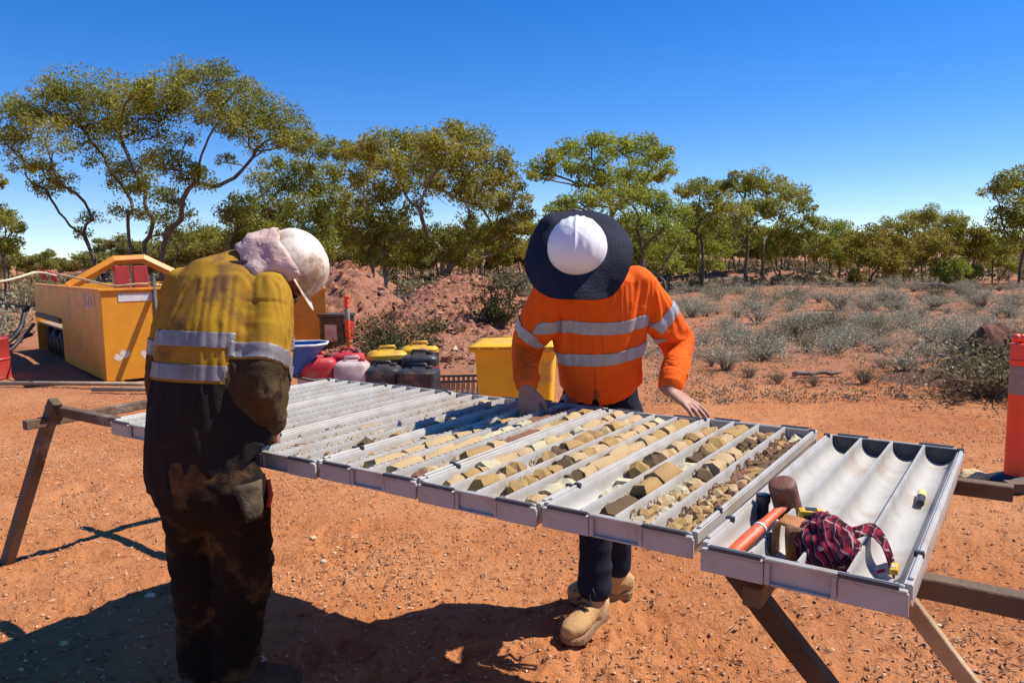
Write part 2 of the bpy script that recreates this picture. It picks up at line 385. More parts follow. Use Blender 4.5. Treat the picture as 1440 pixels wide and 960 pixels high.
# pebbles, bark chips and dead leaves lying on the bare soil
def scatter_litter():
    n = 85000
    y = 1.7 + 10.5*RNG.random(n)**1.3
    x = (RNG.random(n)*1.6-.8)*(y+.3)
    keep = []
    for i in range(n):
        d = fbm(x[i], y[i], .8, 31)
        near = 1.0 if y[i] > 6.3 else .8
        keep.append(RNG.random() < near*(.30 + 1.1*max(0, d)))
    keep = np.array(keep); x = x[keep]; y = y[keep]; n = len(x)
    z = np.array([ground_z(a, b) for a, b in zip(x, y)])
    kind = RNG.random(n)
    L = np.where(kind < .6, .010+.018*RNG.random(n), .02+.05*RNG.random(n)**2); Wd = np.where(kind < .6, L*.55, .0035+.004*RNG.random(n))
    a = RNG.random(n)*2*PI; tilt = (RNG.random(n)-.5)*.9
    P = np.stack([x, y, z+.006], 1)
    d = np.stack([np.cos(a)*np.cos(tilt), np.sin(a)*np.cos(tilt), np.sin(tilt)], 1)
    w = np.stack([-np.sin(a), np.cos(a), (RNG.random(n)-.5)*.8], 1)
    up = np.array([0, 0, 1.0])*(Wd*.45)[:, None]
    A, B, Cc, D, E_ = P-d*L[:, None]/2, P+w*Wd[:, None]/2, P+d*L[:, None]/2, P-w*Wd[:, None]/2, P+up
    tri = np.stack([A, D, E_, D, Cc, E_, Cc, B, E_, B, A, E_], 1).reshape(-1, 3)
    me = mesh_quads('ground_litter', tri, 3)
    m = leaf_material('litter', [(.07, .03, .018), (.22, .095, .045), (.42, .20, .09), (.56, .34, .2), (.66, .52, .40)], 0.0, 40)
    # chips hold their own colours
    link('ground_litter', me, m, kind='stuff', label='dead leaves, bark chips and small pebbles strewn over the red ground')
scatter_litter()

# ------------------------------------------------------------------ table frame coordinates
TH = -0.59698
TA = Vector((math.cos(TH), math.sin(TH), 0)); TB = Vector((-TA.y, TA.x, 0)); TO = Vector((.06334, 1.74163, 0))
TZ = .918
def T(a, b, z): return TO + TA*a + TB*b + Vector((0, 0, z))
def Tm(a, b, z, rz=0.0): return Matrix.Translation(T(a, b, z)) @ Matrix.Rotation(TH+rz, 4, 'Z')

def timber(name, p0, p1, w, hgt, mat, parent=None, ref=(0, 0, 1), seed=0, **k):
    p0, p1 = Vector(p0), Vector(p1); t = (p1-p0).normalized(); u = Vector(ref); u = (u-t*u.dot(t)).normalized(); s = t.cross(u)
    mb = MB(); n = max(4, int((p1-p0).length/.12)); rd = random.Random(seed)
    off = [(rd.uniform(-1, 1)*.0016, rd.uniform(-1, 1)*.0016) for _ in range(n+1)]
    base = 0
    for i in range(n+1):
        c = p0.lerp(p1, i/n)
        for su, ss in ((1, 1), (1, -1), (-1, -1), (-1, 1)):
            mb.v.append(c + u*(su*hgt/2+off[i][0]) + s*(ss*w/2+off[i][1]))
    for i in range(n):
        for j in range(4):
            a, b = i*4+j, i*4+(j+1) % 4; mb.f.append((a, b, b+4, a+4))
    mb.f.append((3, 2, 1, 0)); mb.f.append(tuple(n*4+j for j in range(4)))
    me = mb.mesh(name); bev(me, .003, 1)
    return link(name, me, mat, parent, **k)

BZ = TZ - .0835 - .0225
timber('support_beam', T(-2.98, .25, BZ), T(2.4, .25, BZ), .042, .045, M['wood'], seed=1,
       label='long timber rail under the near edge of the grey trays', cat='timber rail')
timber('support_beam', T(-3.1, 1.065, BZ), T(.93, 1.065, BZ), .042, .045, M['wood'], seed=2,
       label='long timber rail under the far edge of the grey trays', cat='timber rail')
def trestle(name, ax, sgn, legs, label):
    root = empty(name, T(ax, .65, 0), label=label, cat='trestle')
    R = Matrix.Translation(-root.location)
    z = BZ-.0225-.024
    def part(nm, p, q, w, h, sd, ref=(0, 0, 1), mat='wood'):
        o = timber(nm, p, q, w, h, M[mat], None, ref, sd); o.data.transform(R); o.parent = root
    part('crossbar', T(ax, .10, z), T(ax, 1.22, z), .04, .044, 5)
    for i, (p, q, w, h, mat) in enumerate(legs): part('leg', p, q, w, h, 6+i, TB, mat)
    return root
trestle('trestle', -2.90, -1, [(T(-2.86, .225, .865), T(-3.30, .126, -.01), .06, .045, 'wood'), (T(-2.86, 1.105, .86), T(-3.22, 1.2, -.01), .07, .036, 'wood')],
        'timber trestle with splayed legs holding up the left end of the tray table')
trestle('trestle', .47, 1, [(T(.40, .19, .79), T(.96, .46, -.02), .05, .04, 'wood_shaded'), (T(.45, .90, .79), T(1.0, 1.15, -.02), .05, .036, 'wood_pale')],  # shade painted into the near leg's colour, sunlight into the far leg's
        'timber trestle with splayed legs below the empty tray on the right')

# ------------------------------------------------------------------ core trays
TW, TL, TD, TE = .381, 1.126, .082, .055
LANE = [.018+.03975+k*.0872 for k in range(4)]
def tray_meshes():
    out = {}
    # shell: channels, dividers and rims as one profile swept along the tray
    pr = [(.010, -TD), (.004, -.030), (0, -.026), (0, -.002), (.002, 0), (.014, 0), (.016, -.003)]
    for k in range(4):
        xc = LANE[k]
        for i in range(13):
            t = PI*i/12
            pr.append((xc-.0392*math.cos(t), -.016-.0365*math.sin(t)))
        if k < 3: pr += [(xc+.0392+.0008, -.002), (xc+.0392+.002, 0), (xc+.0392+.0062, 0), (xc+.0392+.0074, -.002)]
    pr += [(TW-.016, -.003), (TW-.014, 0), (TW-.002, 0), (TW, -.002), (TW, -.026), (TW-.004, -.030), (TW-.010, -TD)]
    mb = MB(); n = len(pr); ys = [.010, .07, .11, .2, .4, .6, .8, 1.0, TL-.10, TL-.06, TL-.010]
    for y in ys: mb.v += [Vector((x, y, max(z, -.0542) if (y < .09 or y > TL-.09) and i_ in (0, n-1) else z)) for i_, (x, z) in enumerate(pr)]
    for i in range(len(ys)-1):
        for j in range(n):
            a, b = i*n+j, i*n+(j+1) % n; mb.f.append((a, b, b+n, a+n))
    mb.f.append(tuple(range(n))); mb.f.append(tuple((len(ys)-1)*n+j for j in reversed(range(n))))
    me = mb.mesh('tray_shell'); smooth_by_angle(me, 32); out['shell'] = me
    # end walls, near one with a recessed panel between two proud blocks
    mb = MB()
    mb.box(.012, TW-.012, .002, .0098, -TE+.004, -.0015)
    for x0, x1 in ((.004, .128), (.262, TW-.004)):
        mb.box(x0, x1, -.007, .0015, -TE, -.012); mb.box(x0+.002, x1-.002, -.011, .0015, -.0115, -.006)
    mb.box(.1295, .140, -.0062, .0015, -TE+.001, -.008); mb.box(.250, .2605, -.0062, .0015, -TE+.001, -.008)
    mb.box(.1405, .2495, -.0062, .0015, -TE+.001, -TE+.006)
    mb.box(.1295, .2605, -.0075, .0015, -.0075, -.001)
    me = mb.mesh('end_wall'); bev(me, .0016, 1); out['near'] = me
    mb = MB(); mb.box(.004, TW-.004, TL-.0098, TL, -TE, -.0015)
    for x0, x1 in ((.004, .128), (.262, TW-.004)): mb.box(x0, x1, TL+.0005, TL+.008, -TE, -.010)
    me = mb.mesh('end_wall'); bev(me, .0016, 1); out['far'] = me
    # dark strips let into the rim of both ends
    for k, b in enumerate(((.022, .124, -.012, -.0005, -.0055, .0012), (.262, .362, -.012, -.0005, -.0055, .0012), (.03, .12, TL-.004, TL+.010, -.001, .0022), (.262, .352, TL-.004, TL+.010, -.001, .0022))):
        mb = MB(); mb.box(*b); out['strip%d' % k] = mb.mesh('rim_strip')
    # little notched teeth along dividers and rims
    mb = MB()
    xs = [LANE[k]+.0392+.0041 for k in range(3)] + [.0075, TW-.0075]
    for x in xs:
        y = .03
        while y < TL-.03:
            mb.box(x-.0027, x+.0027, y, y+.017, -.001, .0028); y += .030
    out['teeth'] = mb.mesh('notched_edge')
    mb = MB()
    for x in (.0, TW-.012): mb.box(x+.0015, x+.0105, .03, TL-.03, -.002, .0052)
    me = mb.mesh('rim_ridge'); bev(me, .002, 1); out['ridge'] = me
    mb = MB(); mb.box(-.009, .009, -.006, .006, -.006, .0075); me = mb.mesh('clip'); bev(me, .0015, 1); out['clip'] = me
    # half round plug closing a channel at the far end
    mb = MB(); pts = [(-.0385, -.004)]+[(-.0385*math.cos(PI*i/10), -.016-.0355*math.sin(PI*i/10)) for i in range(11)]+[(.0385, -.004)]
    m_ = len(pts)
    mb.v += [Vector((x, 0, z)) for x, z in pts]+[Vector((x, -.004, z)) for x, z in pts]+[Vector((x*.72, -.004, -.012+(z+.012)*.72)) for x, z in pts]+[Vector((x*.68, -.002, -.012+(z+.012)*.68)) for x, z in pts]
    for r_ in range(3):
        for j in range(m_-1): mb.f.append((r_*m_+j, r_*m_+j+1, (r_+1)*m_+j+1, (r_+1)*m_+j))
    mb.f.append(tuple(3*m_+j for j in reversed(range(m_)))); mb.f.append(tuple(range(m_)))
    for r_ in range(3): mb.f.append(((r_+1)*m_, (r_+1)*m_+m_-1, r_*m_+m_-1, r_*m_))
    out['plug'] = mb.mesh('end_plug'); out['plug_dark'] = mb.mesh('end_plug')
    return out
TM = tray_meshes()
TRAY_LABELS = [
 ('empty grey tray at the far left end, partly behind the yellow shirted man', -1.925, 0, 0),
 ('empty grey tray second from the left end, lying beside the end tray', -1.540, .004, .002),
 ('grey tray with reddish dirt and few brown lumps, its corner by the yellow shirted man', -1.155, -.004, 0),
 ('grey tray lying across the middle in the shadow of the man in orange', -.770, .003, .003),
 ('grey tray with tan core left of the fullest tray, lit by the sun', -.385, -.003, .001),
 ('grey tray filled with the most broken rock, between tan core tray and tool tray', .002, 0, .006),
 ('pale tray without core at the right end, holding hammer and rag', .411, -.055, .010)]
TRAYS = []
for i, (lab, a, b, dz) in enumerate(TRAY_LABELS):
    rot = (0, .002, -.003, .002, -.002, 0, -.012)[i]
    root = empty('core_tray', T(a, b, TZ+dz), TH+rot, label=lab, cat='core tray', group='grey core trays in a row on the table')
    pm = M['tray_clean'] if i == 6 else M['tray']
    for key, nm in (('shell', 'tray_shell'), ('near', 'end_wall'), ('far', 'end_wall'), ('ridge', 'rim_ridge')):
        me = TM[key].copy() if i == 6 else TM[key]
        link(nm, me, pm, root)
    for key in ('strip0', 'strip1', 'strip2', 'strip3'): link('rim_strip', TM[key], M['tray_dark'], root)
    if i < 4: link('notched_edge', TM['teeth'], M['tray'], root, kind='stuff')
    for x in (.008, TW-.008):
        for y in (.16, TL-.05): link('clip', TM['clip'], M['tray_dark'], root, (x, y, .002))
    if i in (5, 6):
        for k in range(4): link('end_plug', TM['plug_dark' if i == 6 else 'plug'], M['tray_dark'] if i == 6 else M['tray'], root, (LANE[k], TL-.0105, 0))
    TRAYS.append(root)
def tray_pt(i, x, y, z):
    r = TRAYS[i]; return r.matrix_basis @ Vector((x, y, z))

# ------------------------------------------------------------------ rock core in the trays
def core_mesh(seed, kind):
    rd = random.Random(seed); mb = MB(); n = 8
    cut = kind == 'half'
    ends = [rd.uniform(-.35, .35) for _ in range(2)]; ph = rd.uniform(0, 6)
    for i, t in enumerate((-.5, -.17, .17, .5)):
        for k in range(n):
            a = 2*PI*k/n
            r = 1+rd.uniform(-.17, .14) if kind != 'chunk' else 1+rd.uniform(-.34, .27)
            y = t
            if i in (0, 3): y += .34*ends[i//3]*math.cos(a+ph)+rd.uniform(-.10, .10); r *= .93 if kind != 'chunk' else .7
            p = Vector((r*math.cos(a), y*2, r*math.sin(a)))
            if cut and p.z > .25: p.z = .25+rd.uniform(-.08, .08)
            mb.v.append(p)
    for i in range(3):
        for k in range(n):
            a, b = i*n+k, i*n+(k+1) % n; mb.f.append((a, b, b+n, a+n))
    mb.f.append(tuple(reversed(range(n)))); mb.f.append(tuple(3*n+k for k in range(n)))
    me = mb.mesh('core_piece')
    if kind != 'chunk': smooth_by_angle(me, 50)
    return me
CORE = {}
for mk in ('core_tan', 'core_ochre', 'core_dark', 'core_pale', 'core_red'):
    for kind in ('round', 'half', 'chunk'):
        CORE[mk, kind] = []
        for s in range(3):
            me = core_mesh(hash_seed := (len(CORE)*17+s*5+3), kind); me.materials.append(M[mk]); CORE[mk, kind].append(me)
crd = random.Random(5)
def core_piece(tr, lane, y, r, ln, mk, kind, label, group, dz=0.0, dx=0.0, yaw=0.0):
    me = crd.choice(CORE[mk, kind])
    o = bpy.data.objects.new('core_piece', me); COL.objects.link(o)
    r *= .90
    o.location = tray_pt(tr, LANE[lane]+dx, y, -.0525+r*(.95 if kind == 'round' else .9)+dz)
    o.scale = (r, ln/2, r)
    o.rotation_euler = (crd.uniform(-.08, .08), crd.uniform(-3, 3) if kind != 'half' else crd.uniform(-.25, .25), TRAYS[tr].rotation_euler.z+yaw+crd.uniform(-.08, .08))
    return tag(o, label, 'rock core', group)
TNAME = {5: 'the fullest tray', 4: 'the sunlit tan core tray', 3: 'the man-shaded tray', 2: 'the reddish dirt tray', 1: 'the second tray from the left end'}
ORD = ['first', 'second', 'third', 'fourth']
def run(tr, lane, segs, tname):
    """segs: (y0, y1, piece length range, radius, materials, kinds, pieces side by side)"""
    for y0, y1, (l0, l1), r, mks, kinds, side in segs:
        y = y0
        while y < y1:
            ln = crd.uniform(l0, l1)
            for q in range(side):
                mk = crd.choice(mks); kd = crd.choice(kinds)
                what = {'core_tan': 'tan', 'core_ochre': 'ochre', 'core_dark': 'dark brown', 'core_pale': 'pale', 'core_red': 'reddish brown'}[mk]
                sz = 'broken drill core piece' if ln > .045 else 'small broken drill core lump'
                dx = 0 if side == 1 else (q-(side-1)/2)*r*1.7+crd.uniform(-.004, .004)
                core_piece(tr, lane, y+ln/2, r*crd.uniform(.86, 1.08), ln, mk, kd,
                           f'{what} {sz} in {ORD[lane]} channel of {tname}', f'{what} {sz}s in {ORD[lane]} channel of {tname}',
                           dx=dx, dz=0 if side == 1 else crd.uniform(0, .012), yaw=0 if side == 1 else crd.uniform(-.8, .8))
            y += ln*(1.02 if side == 1 else .86)
D_, C_, B_, A_ = 'the fullest tray', 'the sunlit tan core tray', 'the man-shaded tray', 'the reddish dirt tray'
R1, CH, HF = ['round'], ['chunk'], ['half']
run(5, 0, [(.20, .26, (.05, .06), .018, ['core_pale'], CH, 1), (.40, .56, (.05, .08), .033, ['core_dark', 'core_ochre'], CH, 1), (.56, .98, (.03, .08), .034, ['core_tan', 'core_tan', 'core_ochre'], ['round', 'chunk', 'round'], 1)], D_)
run(5, 1, [(.06, .22, (.15, .16), .036, ['core_dark'], HF, 1), (.23, .44, (.09, .12), .037, ['core_ochre'], ['round'], 1), (.45, .52, (.06, .07), .024, ['core_pale'], CH, 1), (.60, .70, (.05, .06), .032, ['core_dark'], CH, 1), (.70, 1.03, (.05, .09), .034, ['core_tan', 'core_ochre'], ['round', 'chunk'], 1)], D_)
run(5, 2, [(.05, .34, (.035, .05), .020, ['core_tan', 'core_ochre', 'core_pale'], CH, 2), (.36, .50, (.05, .07), .034, ['core_dark', 'core_ochre', 'core_tan'], CH, 1), (.50, .66, (.06, .08), .036, ['core_ochre', 'core_tan'], ['round'], 1), (.66, 1.06, (.035, .05), .021, ['core_tan', 'core_ochre', 'core_dark'], CH, 2)], D_)
run(5, 3, [(.05, .55, (.04, .055), .018, ['core_ochre', 'core_red', 'core_tan'], CH, 2), (.55, 1.0, (.04, .055), .018, ['core_red', 'core_dark', 'core_ochre'], CH, 2), (1.02, 1.08, (.05, .06), .02, ['core_pale'], CH, 1)], D_)
run(4, 0, [(.05, .20, (.05, .09), .033, ['core_tan', 'core_ochre'], R1, 1), (.22, 1.05, (.035, .12), .034, ['core_tan', 'core_tan', 'core_pale'], ['round', 'round', 'chunk'], 1)], C_)
run(4, 1, [(.07, .24, (.04, .08), .034, ['core_tan', 'core_dark', 'core_ochre'], ['round', 'chunk'], 1), (.40, .52, (.05, .06), .033, ['core_ochre', 'core_dark', 'core_tan'], CH, 1), (.53, 1.06, (.035, .10), .034, ['core_tan', 'core_tan', 'core_ochre'], ['round', 'round', 'chunk'], 1)], C_)
run(4, 2, [(.10, .32, (.05, .08), .034, ['core_ochre', 'core_tan'], ['round', 'chunk'], 1), (.34, .40, (.05, .055), .036, ['core_dark'], CH, 1), (.41, 1.02, (.05, .11), .034, ['core_tan', 'core_tan', 'core_pale', 'core_ochre'], R1, 1)], C_)
run(4, 3, [(.05, .20, (.05, .09), .030, ['core_pale', 'core_tan'], ['round', 'chunk'], 1), (.26, .30, (.04, .05), .036, ['core_dark'], CH, 1), (.31, 1.06, (.06, .12), .034, ['core_tan', 'core_tan', 'core_ochre'], R1, 1)], C_)
run(3, 0, [(.10, .24, (.04, .05), .024, ['core_ochre', 'core_tan'], CH, 1), (.27, 1.0, (.06, .10), .028, ['core_tan', 'core_pale'], ['half', 'round'], 1)], B_)
run(3, 1, [(.06, .60, (.08, .16), .033, ['core_tan'], R1, 1), (.62, 1.0, (.06, .1), .031, ['core_ochre', 'core_tan'], R1, 1)], B_)
run(3, 2, [(.05, .70, (.07, .15), .033, ['core_tan', 'core_pale'], R1, 1), (.74, 1.02, (.06, .1), .03, ['core_red'], ['round'], 1)], B_)
run(3, 3, [(.05, .20, (.05, .07), .028, ['core_tan', 'core_red'], CH, 1), (.30, 1.0, (.06, .13), .03, ['core_tan', 'core_red', 'core_ochre'], R1, 1)], B_)
run(2, 0, [(.18, .26, (.035, .05), .018, ['core_red'], CH, 1), (.46, .54, (.04, .05), .016, ['core_dark', 'core_red'], CH, 1), (.80, .86, (.04, .05), .016, ['core_red'], CH, 1)], A_)
run(2, 1, [(.06, .22, (.04, .06), .026, ['core_red', 'core_dark'], CH, 1), (.24, 1.04, (.07, .12), .027, ['core_tan'], ['half', 'round'], 1)], A_)
run(2, 2, [(.08, 1.05, (.06, .1), .027, ['core_tan', 'core_pale'], ['half', 'round'], 1)], A_)
run(2, 3, [(.24, .29, (.05, .055), .034, ['core_dark'], CH, 1), (.31, 1.05, (.05, .1), .029, ['core_tan', 'core_pale', 'core_ochre'], ['chunk', 'half', 'round'], 1)], A_)
# crumbs and dirt in the channels: nobody could count these
def crumbs(name, tr, lane, y0, y1, n, size, mat, label):
    label = f'loose rock crumbs along the {ORD[lane]} channel of {TNAME[tr]}'
    v = []; n = int(n*3.2); size *= 1.25
    rd = random.Random(tr*31+lane)
    for _ in range(n):
        u = rd.gauss(0, .45); u = max(-.92, min(.92, u)); y = rd.uniform(y0, y1)
        s = size*rd.uniform(.45, 1.15)
        c = Vector((LANE[lane]+.036*u, y, -.016-.0345*math.sqrt(1-u*u)+s*.3+rd.random()**2*.017))
        P = [c+Vector(d)*(s*.62*rd.uniform(.6, 1.25)) for d in ((1, .2, 0), (-.2, 1, .1), (-1, -.1, .2), (.1, -1, -.1), (.2, .1, .9), (0, 0, -.8))]
        for q in ((0, 1, 4), (1, 2, 4), (2, 3, 4), (3, 0, 4), (1, 0, 5), (2, 1, 5), (3, 2, 5), (0, 3, 5)): v += [P[k][:] for k in q]
    me = mesh_quads(name, np.array(v), 3)
    o = link(name, me, mat, kind='stuff', label=label); o.matrix_basis = TRAYS[tr].matrix_basis.copy(); return o
crumb_m = {k: leaf_material('crumb_'+k, c, 0, 60) for k, c in {
    'tan': [(.28, .17, .07), (.42, .27, .12), (.52, .36, .18), (.62, .48, .28)], 'red': [(.16, .07, .035), (.28, .13, .07), (.36, .19, .11), (.45, .29, .19)],
    'mix': [(.06, .035, .02), (.22, .11, .06), (.38, .23, .11), (.58, .45, .28)]}.items()}
for tr, lane, y0, y1, n, s, k in ((5, 3, .04, 1.06, 900, .010, 'mix'), (5, 2, .04, 1.06, 500, .009, 'tan'), (5, 0, .4, .98, 200, .007, 'tan'), (5, 1, .05, 1.03, 240, .007, 'tan'),
        (4, 0, .05, 1.06, 300, .007, 'tan'), (4, 1, .05, 1.06, 320, .007, 'tan'), (4, 2, .05, 1.05, 300, .007, 'tan'), (4, 3, .04, 1.06, 300, .007, 'tan'),
        (3, 0, .05, 1.0, 420, .007, 'tan'), (3, 1, .05, 1.05, 300, .007, 'tan'), (3, 2, .04, 1.05, 360, .007, 'tan'), (3, 3, .04, 1.05, 420, .007, 'red'),
        (2, 0, .03, 1.05, 900, .007, 'red'), (2, 1, .05, 1.05, 640, .008, 'tan'), (2, 2, .05, 1.05, 640, .008, 'tan'), (2, 3, .05, 1.05, 640, .008, 'tan'), (1, 3, .1, 1.0, 300, .006, 'red')):
    crumbs('core_crumbs', tr, lane, y0, y1, n, s, crumb_m[k], '')
# ------------------------------------------------------------------ people
def seg_param(p, poly):
    best = (9, 0); acc = 0
    for a, b in zip(poly, poly[1:]):
        d = b-a; L = d.length; t = max(0, min(1, (p-a).dot(d)/(L*L))); q = a+d*t
        e = (p-q).length
        if e < best[0]: best = (e, acc+t*L)
        acc += L
    return best
def hand(mb, Wr, d, n, side, curls, spread=.06, thumb=.6, s=1.0):
    """palm plus four fingers and a thumb; n is the back of the hand, side +1 / -1 puts the thumb"""
    Wr, d, n = Vector(Wr), Vector(d).normalized(), Vector(n); n = (n-d*n.dot(d)).normalized(); sd = d.cross(n)*side
    mb.rtube([Wr-d*.02, Wr+d*.03*s, Wr+d*.065*s, Wr+d*.092*s], [(.027*s, .019*s), (.036*s, .017*s), (.041*s, .0155*s), (.040*s, .013*s)], 14, sd)
    for i in range(4):
        off = (1.5-i)*.0205*s; ln = (.074, .083, .077, .060)[i]*s; r = (.0092, .0096, .0092, .0082)[i]*s
        dd = (d + sd*((1.5-i)*spread)).normalized(); ax = dd.cross(n)
        p = Wr+d*(.086-.004*abs(i-1.2))*s+sd*off; pts = [p-dd*.012]; pts.append(p)
        c = curls if isinstance(curls[0], (int, float)) else curls[i]
        ang = 0; lens = (.44, .31, .25)
        for k in range(3):
            ang += c[k]*(1+.06*(i-1.5)); v = dd*math.cos(ang) - n*math.sin(ang); pts.append(pts[-1]+v*ln*lens[k]*1.15)
        mb.rtube(pts, [r*1.05, r*1.12, r*1.0, r*.95, r*.8], 8, n)
    tb = Wr+d*.022*s+sd*.028*s - n*.004
    td = (d*.62+sd*thumb-n*.30).normalized(); t2 = (d*.85+sd*thumb*.35-n*.40).normalized()
    mb.rtube([tb, tb+td*.036*s, tb+td*.036*s+t2*.030*s, tb+td*.036*s+t2*.054*s], [.0155*s, .0125*s, .0108*s, .0088*s], 9, n)
def frame(o, x, y, z): return Matrix(((x.x, y.x, z.x, o.x), (x.y, y.y, z.y, o.y), (x.z, y.z, z.z, o.z), (0, 0, 0, 1)))
def head_shapes(mb, Hm):
    R3 = Hm.to_3x3()
    def b(c, r): mb.ball(Hm @ Vector(c), r, 16, R3)
    b((0, -.008, .022), (.076, .096, .104)); b((0, .028, -.058), (.056, .066, .066)); b((0, .060, -.088), (.026, .024, .022))
    b((0, .098, -.022), (.013, .018, .024)); b((0, .082, .014), (.054, .018, .013)); b((0, .088, -.062), (.026, .012, .012))
    for s in (-1, 1): b((s*.077, -.008, -.012), (.011, .024, .034)); b((s*.036, .066, -.038), (.026, .022, .022))
def helmet_shell(name, Hm, mat, parent, rx=.116, ry=.138, rz=.118, z0=.040, peak=.05, flange=.012, ridge=True, n=48):
    mb = MB(); prof = []
    for i in range(1, 11): prof.append((math.sin(PI/2*i/10), math.cos(PI/2*i/10), 0))
    prof += [(1.0, -.10, 0), (1.0, -.16, 1), (1.0, -.20, 1)]
    inner = [(.965, -.20, 0)] + [(.955*math.sin(PI/2*i/6), .93*math.cos(PI/2*i/6), 0) for i in range(6, 0, -1)]
    rows = prof+inner
    for r, z, fl in rows:
        for k in range(n):
            a = 2*PI*k/n; ca = math.cos(a); e = flange + peak*max(0, ca)**2.2
            rr = r
            bump = 0
            if ridge and z > 0 and (r, z, fl) in prof:
                xx = rx*r*math.sin(a)
                bump = sum(.0040*max(0, 1-abs(xx-q)/.009) for q in (-.052, -.026, 0, .026, .052))*min(1, max(0, z-.15)*3)
            x = (rx*rr+fl*e+bump)*math.sin(a); y = (ry*rr+fl*e+bump)*ca; zz = z0+rz*z*(1 if z > 0 else .5)+bump - (fl*peak*.25*max(0, ca)**2)
            mb.v.append(Hm @ Vector((x, y, zz)))
    m = len(rows)
    for i in range(m-1):
        for k in range(n):
            a, b = i*n+k, i*n+(k+1) % n; mb.f.append((a, a+n, b+n, b))
    t = len(mb.v); mb.v.append(Hm @ Vector((0, 0, z0+rz+(.004 if ridge else 0)))); mb.v.append(Hm @ Vector((0, 0, z0+rz*.93)))
    for k in range(n): mb.f.append((t, k, (k+1) % n)); mb.f.append((t+1, (m-1)*n+(k+1) % n, (m-1)*n+k))
    me = mb.mesh(name); smooth_by_angle(me, 42)
    return link(name, me, mat, parent)
def sheet(name, rows, mat, parent, thick=.003, closed=False, smooth=True):
    m, n = len(rows), len(rows[0]); v = [p for r in rows for p in r]; f = []
    for i in range(m-1):
        for k in range(n if closed else n-1):
            a, b = i*n+k, i*n+(k+1) % n; f.append((a, b, b+n, a+n))
    me = mesh_py(name, v, f, smooth)
    bm = bmesh.new(); bm.from_mesh(me); bmesh.ops.recalc_face_normals(bm, faces=bm.faces)
    bmesh.ops.solidify(bm, geom=bm.faces[:], thickness=thick); bm.to_mesh(me); bm.free()
    me.polygons.foreach_set('use_smooth', [smooth]*len(me.polygons))
    return link(name, me, mat, parent)
def band(src, p0, no, hw, mask, mat, parent, off=.0026, name='reflective_band'):
    bm = bmesh.new(); bm.from_mesh(src); p0, no = Vector(p0), Vector(no).normalized()
    near = [f for f in bm.faces if abs((f.calc_center_median()-p0).dot(no)) < hw+.03]
    keep = set(near); bmesh.ops.delete(bm, geom=[f for f in bm.faces if f not in keep], context='FACES')
    for s in (1, -1):
        bmesh.ops.bisect_plane(bm, geom=bm.verts[:]+bm.edges[:]+bm.faces[:], plane_co=p0+no*hw*s, plane_no=no*s, clear_outer=True)
    bmesh.ops.delete(bm, geom=[f for f in bm.faces if not mask(f.calc_center_median())], context='FACES')
    bm.normal_update()
    for v in bm.verts: v.co += v.normal*off
    if bm.faces:
        r = bmesh.ops.extrude_face_region(bm, geom=bm.faces[:])
        for v in [g for g in r['geom'] if isinstance(g, bmesh.types.BMVert)]: v.co += v.normal*.0012
    me = bpy.data.meshes.new(name); bm.to_mesh(me); bm.free()
    me.polygons.foreach_set('use_smooth', [True]*len(me.polygons)); me.materials.clear()
    return link(name, me, mat, parent)
def boot(name, heel, toe, ankle_top, mats, parent, lace=True, s=1.0):
    heel, toe = Vector(heel), Vector(toe); d = toe-heel; L = d.length; d.normalize(); up = Vector((0, 0, 1)); sd = d.cross(up)
    mb = MB()
    st = [(.03, .034, .045), (.12, .040, .05), (.30, .038, .052), (.50, .040, .046), (.68, .050, .038), (.84, .049, .034), (.95, .036, .028)]
    mb.rtube([heel+d*(t*L)+up*(.022+h) for t, w, h in st], [(w, h) for t, w, h in st], 16, sd)
    ank = heel+d*(.25*L); mb.rtube([ank+up*.05, ank.lerp(Vector(ankle_top), .5)+up*.02, Vector(ankle_top)], [(.042, .058), (.045, .055), (.05, .058)], 16, sd)
    me = fuse(mb, .007, 5, name=name)
    displace(me, lambda p: .0022*ridged(p, 26, off=2))
    root = link(name, me, mats[0], parent)
    # sole
    out = []
    pr = [(-.03, .0), (-.015, .026), (.06, .037), (.28, .036), (.5, .040), (.68, .051), (.84, .051), (.94, .042), (1.0, .022), (1.015, 0)]
    loop = [(t, w) for t, w in pr]+[(t, -w) for t, w in reversed(pr[1:-1])]
    mb = MB(); n = len(loop)
    for z, k in ((0, .97), (.012, 1.0), (.026, 1.02), (.034, .98)):
        for t, w in loop: mb.v.append(heel+d*((t-.5)*k+.5)*L+sd*w*k+up*(z+(.006 if t > .9 and z < .02 else 0)))
    for i in range(3):
        for k in range(n): mb.f.append((i*n+k, i*n+(k+1) % n, (i+1)*n+(k+1) % n, (i+1)*n+k))
    mb.f.append(tuple(reversed(range(n)))); mb.f.append(tuple(3*n+k for k in range(n)))
    link('sole', mb.mesh('sole'), mats[1], root)
    if lace:
        mb = MB(); front = heel+d*(.44*L)
        top = Vector(ankle_top)
        for i in range(5):
            t = i/4; c = (heel+d*(.60*L)+up*.103).lerp(heel+d*(.40*L)+up*.165, t)
            mb.tube([c-sd*.026+up*-.004-d*.004, c-sd*.012+up*.006, c+sd*.012+up*.005, c+sd*.026-up*.006+d*.006], .0034, 5)
        c = heel+d*(.41*L)+up*.170
        for s_ in (-1, 1):
            mb.tube([c, c+sd*.03*s_+up*.014+d*.02, c+sd*.05*s_-up*.012+d*.03, c+sd*.02*s_-up*.012+d*.028], .003, 5)
            mb.tube([c, c+sd*.02*s_-up*.02+d*.03, c+sd*.036*s_-up*.05+d*.035], .003, 5)
        mb.build('laces', M['lace'], root, True)
    return root


